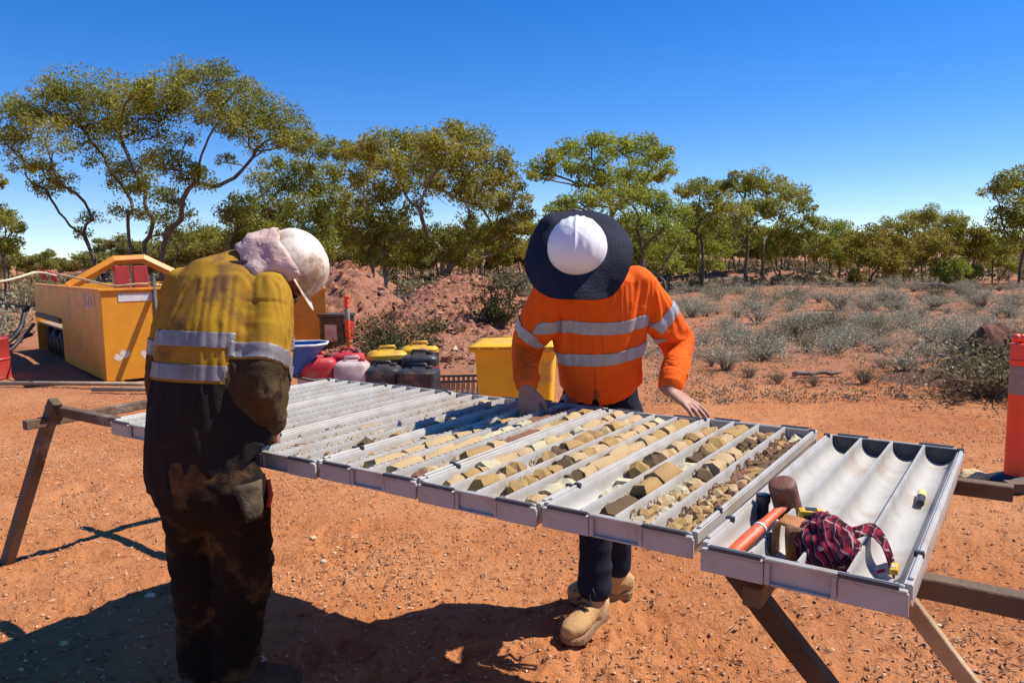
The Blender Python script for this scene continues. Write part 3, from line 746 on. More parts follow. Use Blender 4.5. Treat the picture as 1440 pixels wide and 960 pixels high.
def drape(me, body_mb, pin, frames=14, grow=-.07, q=6):
    """let the cloth buckle and fall over a solid form for a moment, then keep that shape"""
    o = bpy.data.objects.new('cloth_tmp', me); COL.objects.link(o)
    vg = o.vertex_groups.new(name='pin'); c = coords(me)
    for i, p in enumerate(c):
        w = pin(Vector(p))
        if w > 0: vg.add([i], w, 'REPLACE')
    bme = fuse(body_mb, .016, 4, name='form_tmp'); b = bpy.data.objects.new('form_tmp', bme); COL.objects.link(b)
    cm = b.modifiers.new('c', 'COLLISION'); b.collision.thickness_outer = .004; b.collision.cloth_friction = 25
    m = o.modifiers.new('cloth', 'CLOTH'); st = m.settings
    st.quality = q; st.mass = .25; st.tension_stiffness = 18; st.compression_stiffness = 18; st.shear_stiffness = 6; st.bending_stiffness = .04
    st.tension_damping = 10; st.compression_damping = 10; st.shear_damping = 8; st.air_damping = 3
    st.vertex_group_mass = 'pin'; st.pin_stiffness = 1.0; st.shrink_min = grow; st.shrink_max = grow
    m.collision_settings.distance_min = .004; m.collision_settings.use_self_collision = False; m.collision_settings.collision_quality = 3
    m.point_cache.frame_start = 1; m.point_cache.frame_end = frames+2
    for f in range(1, frames+1): S.frame_set(f)
    out = bpy.data.meshes.new_from_object(o.evaluated_get(bpy.context.evaluated_depsgraph_get()))
    bpy.data.objects.remove(o); bpy.data.objects.remove(b); bpy.data.meshes.remove(bme)
    S.frame_set(1)
    return out
def refine(me, levels=1, it=1):
    o = bpy.data.objects.new('ref_tmp', me); COL.objects.link(o)
    m = o.modifiers.new('s', 'SUBSURF'); m.levels = levels; m.render_levels = levels
    out = bpy.data.meshes.new_from_object(o.evaluated_get(bpy.context.evaluated_depsgraph_get()))
    bpy.data.objects.remove(o); out.polygons.foreach_set('use_smooth', [True]*len(out.polygons)); return out
def open_ends(me, test):
    bm = bmesh.new(); bm.from_mesh(me); bmesh.ops.delete(bm, geom=[f for f in bm.faces if test(f.calc_center_median(), f.normal)], context='FACES'); bm.to_mesh(me); bm.free(); return me

# ---- man in the yellow and navy shirt, back to the camera
def man_yellow():
    O = Vector((-.93, 2.245, 0)); F = Vector((.31, .95, 0)).normalized(); R = Vector((F.y, -F.x, 0)); Z = Vector((0, 0, 1))
    def P(r, f, z): return O+R*r+F*f+Z*z
    root = empty('person', O, label='man in a dirty yellow and navy work shirt standing with his back to the camera', cat='person')
    inv = Matrix.Translation(-O)
    sh = {1: P(.152, .135, 1.408), -1: P(-.165, .135, 1.425)}
    el = {1: P(.182, .015, 1.165), -1: P(-.235, .08, 1.14)}
    wr = {1: P(.105, .175, .985), -1: P(-.09, .22, .985)}
    arm = {s: [sh[s], sh[s].lerp(el[s], .5)+R*.012*s, el[s], el[s].lerp(wr[s], .5), wr[s]] for s in (1, -1)}
    hipj = {1: P(.09, 0, .86), -1: P(-.09, 0, .86)}
    kn = {1: P(.000, .125, .50), -1: P(-.155, .10, .50)}
    an = {1: P(-.130, .215, .11), -1: P(-.230, .185, .11)}
    # head: bowed and turned towards the right
    hd = Vector((.97, .20, 0)).normalized(); tilt = math.radians(62)
    hu = Z*math.cos(tilt)+hd*math.sin(tilt); hf = hd*math.cos(tilt)-Z*math.sin(tilt); hr = hf.cross(hu)
    Hm = frame(Vector((-.745, 2.44, 1.470)), hr, hf, hu)
    neck = P(.015, .19, 1.465)
    # body: one continuous skin
    mb = MB()
    head_shapes(mb, Hm)
    mb.rtube([neck-Z*.05-F*.02, neck, Hm @ Vector((0, -.02, -.05))], [.062, .058, .056], 14)
    mb.rtube([P(0, 0, .86), P(0, .01, 1.02), P(0, .06, 1.2), P(0, .12, 1.36), P(0, .16, 1.42)], [(.12, .08), (.13, .085), (.15, .10), (.15, .09), (.09, .06)], 16, R)
    for s in (1, -1):
        mb.rtube(arm[s], [.05, .047, .042, .038, .028], 12)
        mb.rtube([hipj[s], kn[s], an[s]], [.055, .05, .042], 12)
        mb.rtube([an[s]+Z*.0, an[s]+F*.05-Z*.05, an[s]+F*.14-Z*.065], [.04, .036, .03], 10)
    hand(mb, wr[1], (F*.55-Z*.62+R*-.25), (R*.75+F*.25+Z*.3), -1, (.55, .7, .5))
    hand(mb, wr[-1], (F*.55-Z*.62+R*.25), (-R*.75+F*.25+Z*.3), 1, (.55, .7, .5))
    me = fuse(mb, .0052, 3, name='body'); me.transform(inv); link('body', me, M['skin'], root)
    # shirt
    mb = MB()
    tor = [(P(-.050, .0, .905), (.174, .128)), (P(-.045, .0, .94), (.178, .131)), (P(-.03, .005, 1.02), (.184, .134)), (P(-.015, .03, 1.13), (.190, .138)), (P(-.01, .07, 1.28), (.196, .138)),
           (P(-.01, .115, 1.39), (.190, .118)), (P(-.005, .15, 1.458), (.150, .088)), (P(.01, .185, 1.488), (.085, .06))]
    mb.rtube([t[0] for t in tor], [t[1] for t in tor], 28, R)
    for s in (1, -1):
        mb.ball(sh[s]+Z*.003, (.070, .070, .064), 14)
        mb.rtube(arm[s][:4]+[wr[s].lerp(arm[s][3], .12)], [.071, .070, .066, .059, .050], 18)
    me = fuse(mb, .0118, 4, name='shirt')
    open_ends(me, lambda c, n: c.z < .878)
    form = MB(); form.rtube([P(-.035, 0, .78)]+[t[0] for t in tor], [(.158, .114)]+[(t[1][0]*.87, t[1][1]*.87) for t in tor], 16, R)
    for s in (1, -1):
        form.rtube(arm[s], [.056, .053, .047, .043, .034], 12); form.ball(sh[s], (.055, .055, .05), 12)
    AL = {s: sum((b-a).length for a, b in zip(arm[s], arm[s][1:])) for s in (1, -1)}
    def pin(p):
        if p.z > 1.462: return 1.0
        for s in (1, -1):
            d, t = seg_param(p, arm[s])
            if d < .09 and t > AL[s]-.05: return 1.0
        return 0
    me = refine(drape(me, form, pin, 20, -.085))
    AR = {s: arm[s] for s in (1, -1)}
    def wrk(p):
        d1, t1 = seg_param(p, AR[1]); d2, t2 = seg_param(p, AR[-1])
        d, t, A = (d1, t1, 1) if d1 < d2 else (d2, t2, -1)
        if d < .088 and t > .05:
            e = .5+.9*math.exp(-((t-.26)/.09)**2)+.8*max(0, (t-.36)*5)
            return .0022*e*ridged(Vector((p.x*5, p.y*5, t*26)), 1, off=A*3)+.0015*noise.noise(p*22)
        lowb = .6+.9*max(0, (1.0-p.z)*4)
        return .0030*ridged(Vector((p.dot(R)*12, p.dot(F)*8, p.z*3.6)), 1, off=4)+.0020*lowb*ridged(Vector((p.dot(R)*4, p.dot(F)*4, p.z*15)), 1, off=8)
    displace(me, wrk)
    bandmask_t = lambda c: seg_param(c, AR[1])[0] > .090 and seg_param(c, AR[-1])[0] > .090
    tz = 1.150
    sleeve_cut = arm[1][0].lerp(arm[1][2], .0)
    ua = (el[1]-sh[1]).normalized(); ub = (el[-1]-sh[-1]).normalized()
    bm = bmesh.new(); bm.from_mesh(me)
    nt = (Z+F*.12+R*.02).normalized()
    for co, no in ((P(0, 0, tz), nt), (sh[1]+ua*.232, ua), (sh[-1]+ub*.232, ub)):
        bmesh.ops.bisect_plane(bm, geom=bm.verts[:]+bm.edges[:]+bm.faces[:], plane_co=co, plane_no=no)
    for f in bm.faces:
        c = f.calc_center_median(); d1, t1 = seg_param(c, AR[1]); d2, t2 = seg_param(c, AR[-1])
        tor_low = (c-P(0, 0, tz)).dot(nt) < 0
        if d1 < .090 and t1 > .06: f.material_index = 2 if (c-sh[1]-ua*.232).dot(ua) > 0 else 0
        elif d2 < .090 and t2 > .06: f.material_index = 2 if (c-sh[-1]-ub*.232).dot(ub) > 0 else 0
        else: f.material_index = 1 if tor_low else 0
        f.smooth = True
    bm.to_mesh(me); bm.free()
    src = me.copy(); me.transform(inv)
    for k in ('yellow_cloth', 'navy_cloth', 'sleeve_dirty'): me.materials.append(M[k])
    shirt = link('shirt', me, None, root)
    for z in (1.277, 1.180):
        b = band(src, P(0, 0, z), nt, .0225, bandmask_t, M['tape'], shirt); b.data.transform(inv)
    for s, u in ((1, ua), (-1, ub)):
        b = band(src, sh[s]+u*.205, u, .0225, lambda c: seg_param(c, AR[s])[0] < .10 and seg_param(c, AR[s])[1] > .05, M['tape'], shirt); b.data.transform(inv)
    # yoke seam across the back and the dark collar
    mb = MB(); pts = []
    for i in range(13):
        t = -1+2*i/12
        pts.append(P(t*.165, .015-.012*(1-t*t)+.03*t*t, 1.372-.012*t*t))
    mb = MB(); ring = []
    for i in range(25):
        a = 2*PI*i/24; ring.append(neck+R*(.094*math.sin(a))+F*(.080*math.cos(a))+Z*(.026+.006*math.cos(a))-F*.018)
    mb.tube(ring, [(.024, .012)]*25, 8, Z, caps=False)
    mb.build('collar', M['navy_cloth'], shirt, True).data.transform(inv)
    # trousers
    mb = MB()
    mb.rtube([P(-.03, 0, .95), P(-.025, 0, .86), P(-.015, 0, .80)], [(.158, .115), (.172, .125), (.165, .125)], 24, R)
    lg = {}
    for s in (1, -1):
        a = an[s]+Z*.015
        lg[s] = [hipj[s]-Z*.03, hipj[s].lerp(kn[s], .5), kn[s], kn[s].lerp(a, .5), a]
        mb.rtube(lg[s], [.098, .098, .090, .083, .080] if s == 1 else [.092, .084, .078, .077, .076], 20)
    me = fuse(mb, .0085, 5, name='trousers')
    def wt(p):
        d1, t1 = seg_param(p, lg[1]); d2, t2 = seg_param(p, lg[-1]); t = t1 if d1 < d2 else t2
        e = .45+1.0*math.exp(-((t-.36)/.12)**2)+1.4*max(0, (t-.55)*4)
        return .0085*e*ridged(Vector((p.x*6+p.z*3, p.y*6, p.z*13+p.x*5)), 1, off=6)+.006*noise.noise(p*7)
    displace(me, wt); me.transform(inv)
    trousers = link('trousers', me, M['mud_trouser'], root)
    # worn pocket patch, torn and pale, on the right hip
    rows = []
    for i in range(7):
        row = []
        for j in range(6):
            z = .865-.115*i/6; a = .05+.75*j/5*(1-.35*(i/6))
            rr = .112+.004*noise.noise(Vector((i*.8, j*.9, 3)))
            row.append(inv @ (P(.0825, 0, z)+R*(rr*math.cos(a))-F*(rr*1.16*math.sin(a))))
        rows.append(row)
    sheet('pocket_patch', rows, material('worn_pocket', (.13, .10, .058), (.03, .02, .012), 16, .95, .5, 90), trousers, .003)
    mb = MB(); mb.tube([P(.172, .05, .845), P(.184, .045, .80), P(.176, .04, .765)], [(.004, .010)]*3, 6, F); mb.build('red_tag', M['red_can'], trousers).data.transform(inv)
    for s in (1, -1):
        h = an[s]-Z*.10-F*.075; h.z = 0.004
        tdir = (F*.9+R*(.35 if s == 1 else -.25)).normalized()
        if s == 1: tdir = (R*.93+F*.38).normalized(); h = an[s]-Z*.1-tdir*.07; h.z = .004
        b = boot('boot', h, h+tdir*.295, an[s]+Z*.06, (M['boot_mud'], M['sole']), root, lace=True)
        b.data.transform(inv)
        for c in b.children: c.data.transform(inv)
    # helmet and neck flap
    hel = helmet_shell('hard_hat', Hm @ Matrix.Rotation(.02, 4, 'X'), M['helmet_dirty'], root, rx=.104, ry=.116, rz=.112, z0=.044, peak=.030); hel.data.transform(inv)
    Hl = inv @ Hm
    rows = []
    for i in range(11):
        t = i/10; row = []
        for j in range(31):
            a = math.radians(72+216*j/30)
            k = 1.02+.10*math.sin(min(1, t*1.6)*PI/2)*(0.6+.4*math.cos(a-PI))-.10*max(0, t-.6)
            w = .006+.022*(.3+t)*noise.noise(Vector((a*2.6, t*2.6, 2)))+.010*(.2+t)*math.sin(a*6.5+t*2.5)+.008*noise.noise(Vector((a*6, t*6, 5)))
            row.append(Hl @ Vector((math.sin(a)*(.109*k+w), math.cos(a)*(.121*k+w), .062-.135*t-.012*noise.noise(Vector((a*3, 0, 7))))))
        rows.append(row)
    sheet('neck_flap', rows, M['flap'], hel, .004)
    # glasses
    mb = MB()
    for s in (-1, 1): mb.ball(Hl @ Vector((s*.034, .093, -.006)), (.030, .008, .020), 12, Hl.to_3x3())
    mb.tube([Hl @ Vector((-.066, .082, -.002)), Hl @ Vector((-.080, .0, -.002))], .003, 6); mb.tube([Hl @ Vector((.066, .082, -.002)), Hl @ Vector((.080, .0, -.002))], .003, 6)
    mb.tube([Hl @ Vector((-.012, .104, -.002)), Hl @ Vector((.012, .104, -.002))], .003, 6)
    mb.build('glasses', M['glass_dark'], root, True)
    return root
man_yellow()

# ---- man in the orange shirt leaning over the trays
def man_orange():
    F = Vector((-.17, -.985, 0)).normalized(); R = Vector((F.y, -F.x, 0)); Z = Vector((0, 0, 1))
    O = Vector((.35, 3.1, 0)); inv = Matrix.Translation(-O); V = Vector
    root = empty('person', O, label='man in orange hi vis shirt and wide brimmed hard hat leaning over the trays', cat='person')
    sh = {1: V((.155, 2.935, 1.375)), -1: V((.485, 2.965, 1.405))}      # 1: his right, on the left of the picture
    el = {1: V((.050, 3.055, 1.165)), -1: V((.700, 3.085, 1.165))}
    wr = {1: V((.055, 2.862, 1.005)), -1: V((.603, 2.862, .992))}
    arm = {s: [sh[s], sh[s].lerp(el[s], .5)+R*.012*s, el[s], el[s].lerp(wr[s], .5), wr[s]] for s in (1, -1)}
    hipj = {1: V((.27, 3.17, .88)), -1: V((.47, 3.19, .88))}
    toe = {1: V((.195, 2.785, .004)), -1: V((.235, 3.160, .004))}
    heel = {1: V((.365, 3.02, .004)), -1: V((.505, 3.215, .004))}
    an = {s: heel[s]+(toe[s]-heel[s])*.24+Z*.10 for s in (1, -1)}
    kn = {1: V((.335, 2.99, .49)), -1: V((.44, 3.13, .49))}
    tl = math.radians(56); hdir = (F*.99+R*-.02).normalized()
    hu = Z*math.cos(tl)+hdir*math.sin(tl); hf = hdir*math.cos(tl)-Z*math.sin(tl); hr = hf.cross(hu)
    Hm = frame(V((.246, 2.775, 1.512)), hr, hf, hu)
    neck = V((.315, 2.90, 1.44))
    mb = MB(); head_shapes(mb, Hm)
    mb.rtube([neck-Z*.05, neck, Hm @ V((0, -.02, -.05))], [.062, .058, .056], 14)
    tor = [(V((.377, 3.175, .80)), (.172, .120)), (V((.377, 3.175, .90)), (.172, .122)), (V((.372, 3.15, 1.0)), (.172, .125)), (V((.358, 3.09, 1.14)), (.184, .132)), (V((.342, 3.01, 1.28)), (.196, .130)),
           (V((.326, 2.955, 1.37)), (.190, .108)), (V((.318, 2.92, 1.42)), (.145, .080)), (V((.314, 2.90, 1.45)), (.080, .056))]
    mb.rtube([t[0] for t in tor], [(t[1][0]*.82, t[1][1]*.8) for t in tor], 16, R)
    for s in (1, -1):
        mb.rtube(arm[s], [.05, .047, .043, .040, .030], 12)
        mb.rtube([hipj[s], kn[s], an[s]], [.08, .058, .042], 12)
        mb.rtube([an[s], an[s]+(toe[s]-heel[s])*.2-Z*.05, an[s]+(toe[s]-heel[s])*.5-Z*.06], [.04, .036, .03], 10)
    # right hand: fingers down on a tray edge; left hand: palm flat on the far rim
    hand(mb, wr[1], (Z*-.95+F*.22+R*-.10), (F*.9+Z*.35+R*.1), -1, [(.10, .30, .25), (.16, .35, .3), (.2, .4, .3), (.25, .4, .35)], .10, .5, 1.06)
    hand(mb, wr[-1], (V((.62, -.55, -.42))), (V((.25, -.30, .92))), -1, (.10, .22, .2), .10, .7, 1.04)
    me = fuse(mb, .0046, 3, name='body'); me.transform(inv); link('body', me, M['skin'], root)
    # shirt
    mb = MB(); mb.rtube([t[0] for t in tor], [t[1] for t in tor], 28, R)
    for s in (1, -1):
        mb.ball(sh[s]+Z*.003, (.069, .068, .062), 14)
        c = wr[s].lerp(arm[s][3], .22 if s == 1 else .16)
        mb.rtube(arm[s][:4]+[c], [.072, .070, .067, .058, .047], 18)
    me = fuse(mb, .0115, 4, name='shirt')
    open_ends(me, lambda c, n: c.z < .79)
    form = MB(); form.rtube([t[0] for t in tor], [(t[1][0]*.86, t[1][1]*.86) for t in tor], 16, R)
    for s in (1, -1):
        form.rtube(arm[s], [.056, .053, .047, .043, .034], 12); form.ball(sh[s], (.055, .055, .05), 12)
    AL = {s: sum((b-a).length for a, b in zip(arm[s], arm[s][1:])) for s in (1, -1)}
    def pin(p):
        if p.z > 1.41: return 1.0
        for s in (1, -1):
            d, t = seg_param(p, arm[s])
            if d < .09 and t > AL[s]-.065: return 1.0
        return .5 if p.z < .81 else 0
    me = refine(drape(me, form, pin, 20, -.085))
    def wrk(p):
        d1, t1 = seg_param(p, arm[1]); d2, t2 = seg_param(p, arm[-1])
        d, t, A = (d1, t1, 1) if d1 < d2 else (d2, t2, -1)
        if d < .086 and t > .05:
            e = .45+.9*math.exp(-((t-.27)/.10)**2)+1.0*max(0, (t-.33)*5)
            return .0022*e*ridged(Vector((p.x*5, p.y*5, t*26)), 1, off=A*5)+.0015*noise.noise(p*22)
        low = max(0, (1.08-p.z)*5)
        x = p.dot(R)
        return .0026*ridged(Vector((x*11, p.y*7, p.z*5+x*5)), 1, off=14)+.0020*low*ridged(Vector((x*5, p.y*3, p.z*14)), 1, off=3)
    displace(me, wrk)
    # open hem at the front: a notch below the last button
    bm = bmesh.new(); bm.from_mesh(me)
    ctr = V((.377, 3.175, 0)).dot(R)
    def below(c):
        x = c.dot(R)-ctr; fr = (c-V((.377, 3.175, 0))).dot(F) > 0
        return c.z < .912+.075*min(1, abs(x)/.17)**2.2 or (fr and abs(x-.012) < (.985-c.z)*.22)
    kill = [f for f in bm.faces if below(f.calc_center_median())]
    bmesh.ops.delete(bm, geom=kill, context='FACES'); bm.to_mesh(me); bm.free()
    me.polygons.foreach_set('use_smooth', [True]*len(me.polygons))
    src = me.copy(); me.transform(inv)
    shirt = link('shirt', me, M['orange_cloth'], root)
    free = lambda c: seg_param(c, arm[1])[0] > .088 and seg_param(c, arm[-1])[0] > .088
    tu = (tor[5][0]-tor[2][0]).normalized()
    for co, tlt in ((V((.345, 3.03, 1.275)), -.03), (V((.36, 3.09, 1.158)), .03)):
        no = (tu*.55+Z*.45+R*tlt).normalized()
        b = band(src, co, no, .025, free, M['tape_clean'], shirt); b.data.transform(inv)
    for s in (1, -1):
        u = (el[s]-sh[s]).normalized()
        b = band(src, sh[s]+u*.185, u, .025, lambda c: seg_param(c, arm[s])[0] < .10 and seg_param(c, arm[s])[1] > .05, M['tape_clean'], shirt); b.data.transform(inv)
    # button placket and chest pockets, following the front
    bmf = None
    from mathutils.bvhtree import BVHTree
    bm = bmesh.new(); bm.from_mesh(src); bvh = BVHTree.FromBMesh(bm); bm.free()
    def front(x, z, off=.003):
        o_ = V((.33, 3.0, z))+R*(x)+F*.5; h = bvh.ray_cast(o_, -F)
        return None if h[0] is None else inv @ (h[0]+F*off)
    def strip(name, x0, x1, z0, z1, nx, nz, off):
        rows = []
        for i in range(nz+1):
            row = []
            for j in range(nx+1):
                q = front(x0+(x1-x0)*j/nx, z0+(z1-z0)*i/nz, off)
                if q is None: return
                row.append(q)
            rows.append(row)
        sheet(name, rows, M['orange_cloth'], shirt, .001)
    strip('placket', -.036, -.004, .93, 1.225, 3, 60, .0012)
    # trousers
    mb = MB(); mb.rtube([V((.377, 3.185, .97)), V((.375, 3.185, .88)), V((.372, 3.185, .80))], [(.155, .108), (.168, .118), (.165, .12)], 24, R)
    lg = {}
    for s in (1, -1):
        a = an[s]+Z*.055; lg[s] = [hipj[s]-Z*.03, hipj[s].lerp(kn[s], .5), kn[s], kn[s].lerp(a, .5), a]
        mb.rtube(lg[s], [.092, .086, .074, .066, .064], 20)
    me = fuse(mb, .008, 5, name='trousers')
    def wt(p):
        d1, t1 = seg_param(p, lg[1]); d2, t2 = seg_param(p, lg[-1]); t = t1 if d1 < d2 else t2
        e = .4+1.0*math.exp(-((t-.36)/.12)**2)+1.6*max(0, (t-.55)*4)
        return .0055*e*ridged(Vector((p.x*5, p.y*5, p.z*12)), 1, off=6)+.004*noise.noise(p*7)
    displace(me, wt); me.transform(inv); link('trousers', me, M['navy_trouser'], root)
    for s in (1, -1):
        b = boot('boot', heel[s], toe[s], an[s]+Z*.07, (M['boot_tan'], M['sole_tan']), root); b.data.transform(inv)
        for c in b.children: c.data.transform(inv)
    # hard hat with a wide cloth brim
    Hl = inv @ Hm
    hel = helmet_shell('hard_hat', Hl, M['helmet_white'], root, rx=.108, ry=.114, rz=.104, z0=.050, peak=.0, flange=.004)
    rows = []
    for i in range(31):
        t = i/30; row = []
        for j in range(72):
            a = 2*PI*j/72
            wv = .013*math.sin(3*a+.6)+.010*math.sin(5*a+2)+.004*noise.noise(Vector((math.sin(a)*3, math.cos(a)*3, 4)))*2
            r = t*(.095+.004*math.sin(2*a+1))
            side = abs(math.sin(a))
            dz = -.018*t-.030*t*t*(.5+.5*side)+wv*t*1.2
            row.append(Hl @ Vector(((.107+r)*math.sin(a), (.113+r*.95)*math.cos(a), .046+dz+.0004*math.sin(t*38)+.005*t*noise.noise(Vector((math.sin(a)*4+t*2, math.cos(a)*4, 9))))))
        rows.append(row)
    sheet('brim', rows, M['brim'], hel, .003, closed=True)
    return root
man_orange()
# ------------------------------------------------------------------ things in the tool tray (table coordinates a, b, z)
def hammer():
    root = empty('hammer', T(.485, .25, TZ), label='lump hammer with an orange handle and worn brown head in the tool tray', cat='hammer')
    inv = Matrix.Translation(-root.location)
    p0, p1 = T(.452, .035, TZ-.030), T(.498, .262, TZ+.016)
    mb = MB(); d = (p1-p0)
    mb.rtube([p0, p0+d*.25, p0+d*.55, p0+d*.62, p1], [(.0145, .0115), (.0155, .012), (.0138, .0108), (.012, .010), (.0115, .010)], 12, TB.cross(Vector((0, 0, 1))))
    h = mb.build('handle', material('orange_handle', (.75, .13, .035), (.62, .085, .025), 14, .5, .1, 60, c3=(.68, .40, .28), c3scale=16, c3amt=.25), root, True); h.data.transform(inv)
    mb = MB(); mb.tube([p0+d*.46, p0+d*.49], [(.0154, .0124)]*2, 12, TB.cross(Vector((0, 0, 1)))); mb.build('grip_ring', M['white_paint'], h, True).data.transform(inv)
    # head: heavy eight sided block standing on its face
    ax = (Vector((0, 0, 1))*.86-TB*.36-TA*.12).normalized(); c = T(.494, .278, TZ+.022)
    prof = [(.028, -.048), (.031, -.043), (.0315, -.022), (.031, .0), (.0315, .022), (.0315, .041), (.0295, .046), (.024, .049)]
    q = ax.to_track_quat('Z', 'Y').to_matrix().to_4x4()
    mb = MB(); mb.lathe(prof, 16, Matrix.Translation(c) @ q)
    me = mb.mesh('head'); smooth_by_angle(me, 40)
    link('head', me, material('worn_brown_hammer_head', (.23, .085, .045), (.13, .05, .03), 12, .6, .3, 40, c3=(.07, .04, .03), c3scale=14, c3amt=.3), root).data.transform(inv)
hammer()
def boxy(name, a, b, z, sx, sy, sz, rz, mat, parent=None, bevel=.004, tilt=(0, 0), **k):
    mb = MB(); mb.box(-sx/2, sx/2, -sy/2, sy/2, 0, sz)
    o = mb.build(name, mat, parent, bevel=bevel, **k); o.location = T(a, b, z); o.rotation_euler = (tilt[0], tilt[1], TH+rz); return o
def torch():
    o = empty('torch', T(.447, .262, TZ-.052), TH, label='black pocket torch standing behind the hammer handle', cat='torch')
    mb = MB(); mb.lathe([(.012, 0), (.013, .003), (.013, .058), (.0165, .066), (.0165, .080), (.014, .083)], 14); me = mb.mesh('torch_body'); smooth_by_angle(me); link('torch_body', me, M['black_can'], o)
    mb = MB(); mb.lathe([(.0138, .020), (.0146, .022), (.0146, .028), (.0138, .030)], 14); mb.build('grip_ring', M['black'], o)
torch()
def holster():
    lm = material('orange_leather', (.44, .17, .035), (.30, .10, .022), 14, .65, .3, 70, c3=(.09, .035, .015), c3scale=10, c3amt=.3)
    root = empty('tool_holster', T(.545, .10, TZ), TH, label='orange brown leather tool holster bent over between hammer and checked rag', cat='holster')
    # an upright strap that folds over into a pouch towards the rag
    prof = [(-.024, .066), (-.027, .020), (-.027, -.020), (-.026, -.050)]
    def strap(pts, w0, w1, name):
        rows = []
        for i, (p, w) in enumerate(pts):
            rows.append([Vector(p)+Vector((0, -w/2+w*j/5, .002*math.sin(j*1.3))) for j in range(6)])
        return sheet(name, rows, lm, root, .005)
    strap([((-.020, -.028, -.050), .050), ((-.022, -.028, -.01), .052), ((-.020, -.026, .030), .054), ((-.008, -.022, .046), .058), ((.022, -.008, .036), .066), ((.052, .004, .024), .070), ((.076, .010, .010), .062)], 0, 0, 'strap')
    rows = []
    for i in range(7):
        t = i/6; row = []
        for j in range(9):
            u = j/8; a = PI*u
            row.append(Vector((.012+.058*t, -.045+.03*math.cos(a)+.035*t, .028-.012*t-.075*math.sin(a)*(1-.35*t)+.02*u)))
        rows.append(row)
    sheet('pouch', rows, lm, root, .004)
    mb = MB(); mb.tube([(-.026, -.052, .02), (-.027, -.054, -.052)], (.006), 8); mb.build('steel_hook', M['dark_metal'], root, True)
holster()
def tape_measure():
    root = empty('tape_measure', T(.566, .205, TZ-.012), TH+.35, label='yellow and black tape measure resting above the leather holster', cat='tape measure')
    mb = MB(); pr = []
    mb.box(-.026, .026, -.017, .017, 0, .044); o = mb.build('case', M['yellow_can'], root, bevel=.008)
    mb = MB(); mb.box(-.015, .015, -.0185, -.0165, .004, .018); mb.box(-.017, .017, -.0185, -.0165, .027, .036); mb.box(-.012, .012, -.010, .010, .0432, .0452); mb.build('side_panel', M['black_can'], root, bevel=.0006)
    mb = MB(); mb.box(.0255, .030, -.016, .016, .0, .012); mb.build('tape_mouth', M['black_can'], root, bevel=.001)
tape_measure()
def rag():
    m = bpy.data.materials.new('checked_cloth'); m.use_nodes = True
    N, L = m.node_tree.nodes, m.node_tree.links; b = N['Principled BSDF']; b.inputs['Roughness'].default_value = .95; b.inputs['Specular IOR Level'].default_value = .1
    tc = N.new('ShaderNodeUVMap'); tc.uv_map = 'cloth'
    sx = N.new('ShaderNodeSeparateXYZ'); L.new(tc.outputs[0], sx.inputs[0])
    def stripes(o, fr, th):
        a = N.new('ShaderNodeMath'); a.operation = 'MULTIPLY'; a.inputs[1].default_value = fr; L.new(o, a.inputs[0])
        f = N.new('ShaderNodeMath'); f.operation = 'FRACT'; L.new(a.outputs[0], f.inputs[0])
        g = N.new('ShaderNodeMath'); g.operation = 'GREATER_THAN'; g.inputs[1].default_value = th; L.new(f.outputs[0], g.inputs[0]); return g.outputs[0]
    def mx(fac, a, bb):
        x = N.new('ShaderNodeMix'); x.data_type = 'RGBA'; L.new(fac, x.inputs[0])
        for i, q in ((6, a), (7, bb)):
            if hasattr(q, 'links'): L.new(q, x.inputs[i])
            else: x.inputs[i].default_value = (*q, 1)
        return x.outputs[2]
    c = mx(stripes(sx.outputs[0], 4.0, .5), (.24, .018, .036), (.06, .010, .02))
    c = mx(stripes(sx.outputs[1], 4.0, .6), c, (.032, .010, .018))
    c = mx(stripes(sx.outputs[0], 4.0, .93), c, (.20, .17, .18)); c = mx(stripes(sx.outputs[1], 2.0, .90), c, (.42, .24, .22))
    L.new(c, b.inputs['Base Color'])
    root = empty('checked_rag', T(.64, .07, TZ), TH, label='crumpled dark red checked rag with a trailing end on the tool tray', cat='rag')
    bm = bmesh.new(); bmesh.ops.create_icosphere(bm, subdivisions=5, radius=1)
    me = bpy.data.meshes.new('rag_bundle'); bm.to_mesh(me); bm.free()
    c0 = coords(me).copy(); out = []
    for p in c0:
        p = Vector(p)
        w = 1+.20*ridged(p, 1.7, off=3)+.09*ridged(p, 4.2, (1, 1, .5), off=8)+.03*noise.noise(p*9)
        q = Vector((p.x*.050*w, p.y*.062*w, max(-.038, p.z*.046*w)))
        q.z += .030*max(0, q.y/.06)*max(0, -q.x/.05+.3); out.append(q)
    me.vertices.foreach_set('co', np.array([v[:] for v in out], np.float32).ravel())
    uv = me.uv_layers.new(name='cloth')
    for lp in me.loops:
        p = Vector(c0[lp.vertex_index]); uv.data[lp.index].uv = (p.x*.9+p.z*.55+.08*noise.noise(p*2), p.y*.9-p.z*.45+.1*noise.noise(p*2.4))
    me.polygons.foreach_set('use_smooth', [True]*len(me.polygons)); me.update()
    o = link('rag_bundle', me, m, root, (-.012, .0, .006))
    rows = []; uvs = []
    for i in range(15):
        t = i/14; row = []
        for j in range(9):
            u = j/8-.5
            row.append(Vector((.020+.090*t, .050+.050*math.sin(t*2.4)-.005-.07*t*t+u*(.085-.045*t), .022-.030*t+.020*math.sin(PI*t)+.012*abs(math.sin(u*7+t*3))-.012*abs(u)-.018*t*t)))
        rows.append(row)
    o = sheet('rag_tail', rows, m, root, .003)
    uv = o.data.uv_layers.new(name='cloth')
    for lp in o.data.loops:
        p = o.data.vertices[lp.vertex_index].co; uv.data[lp.index].uv = (p.x*12, p.y*12)
rag()
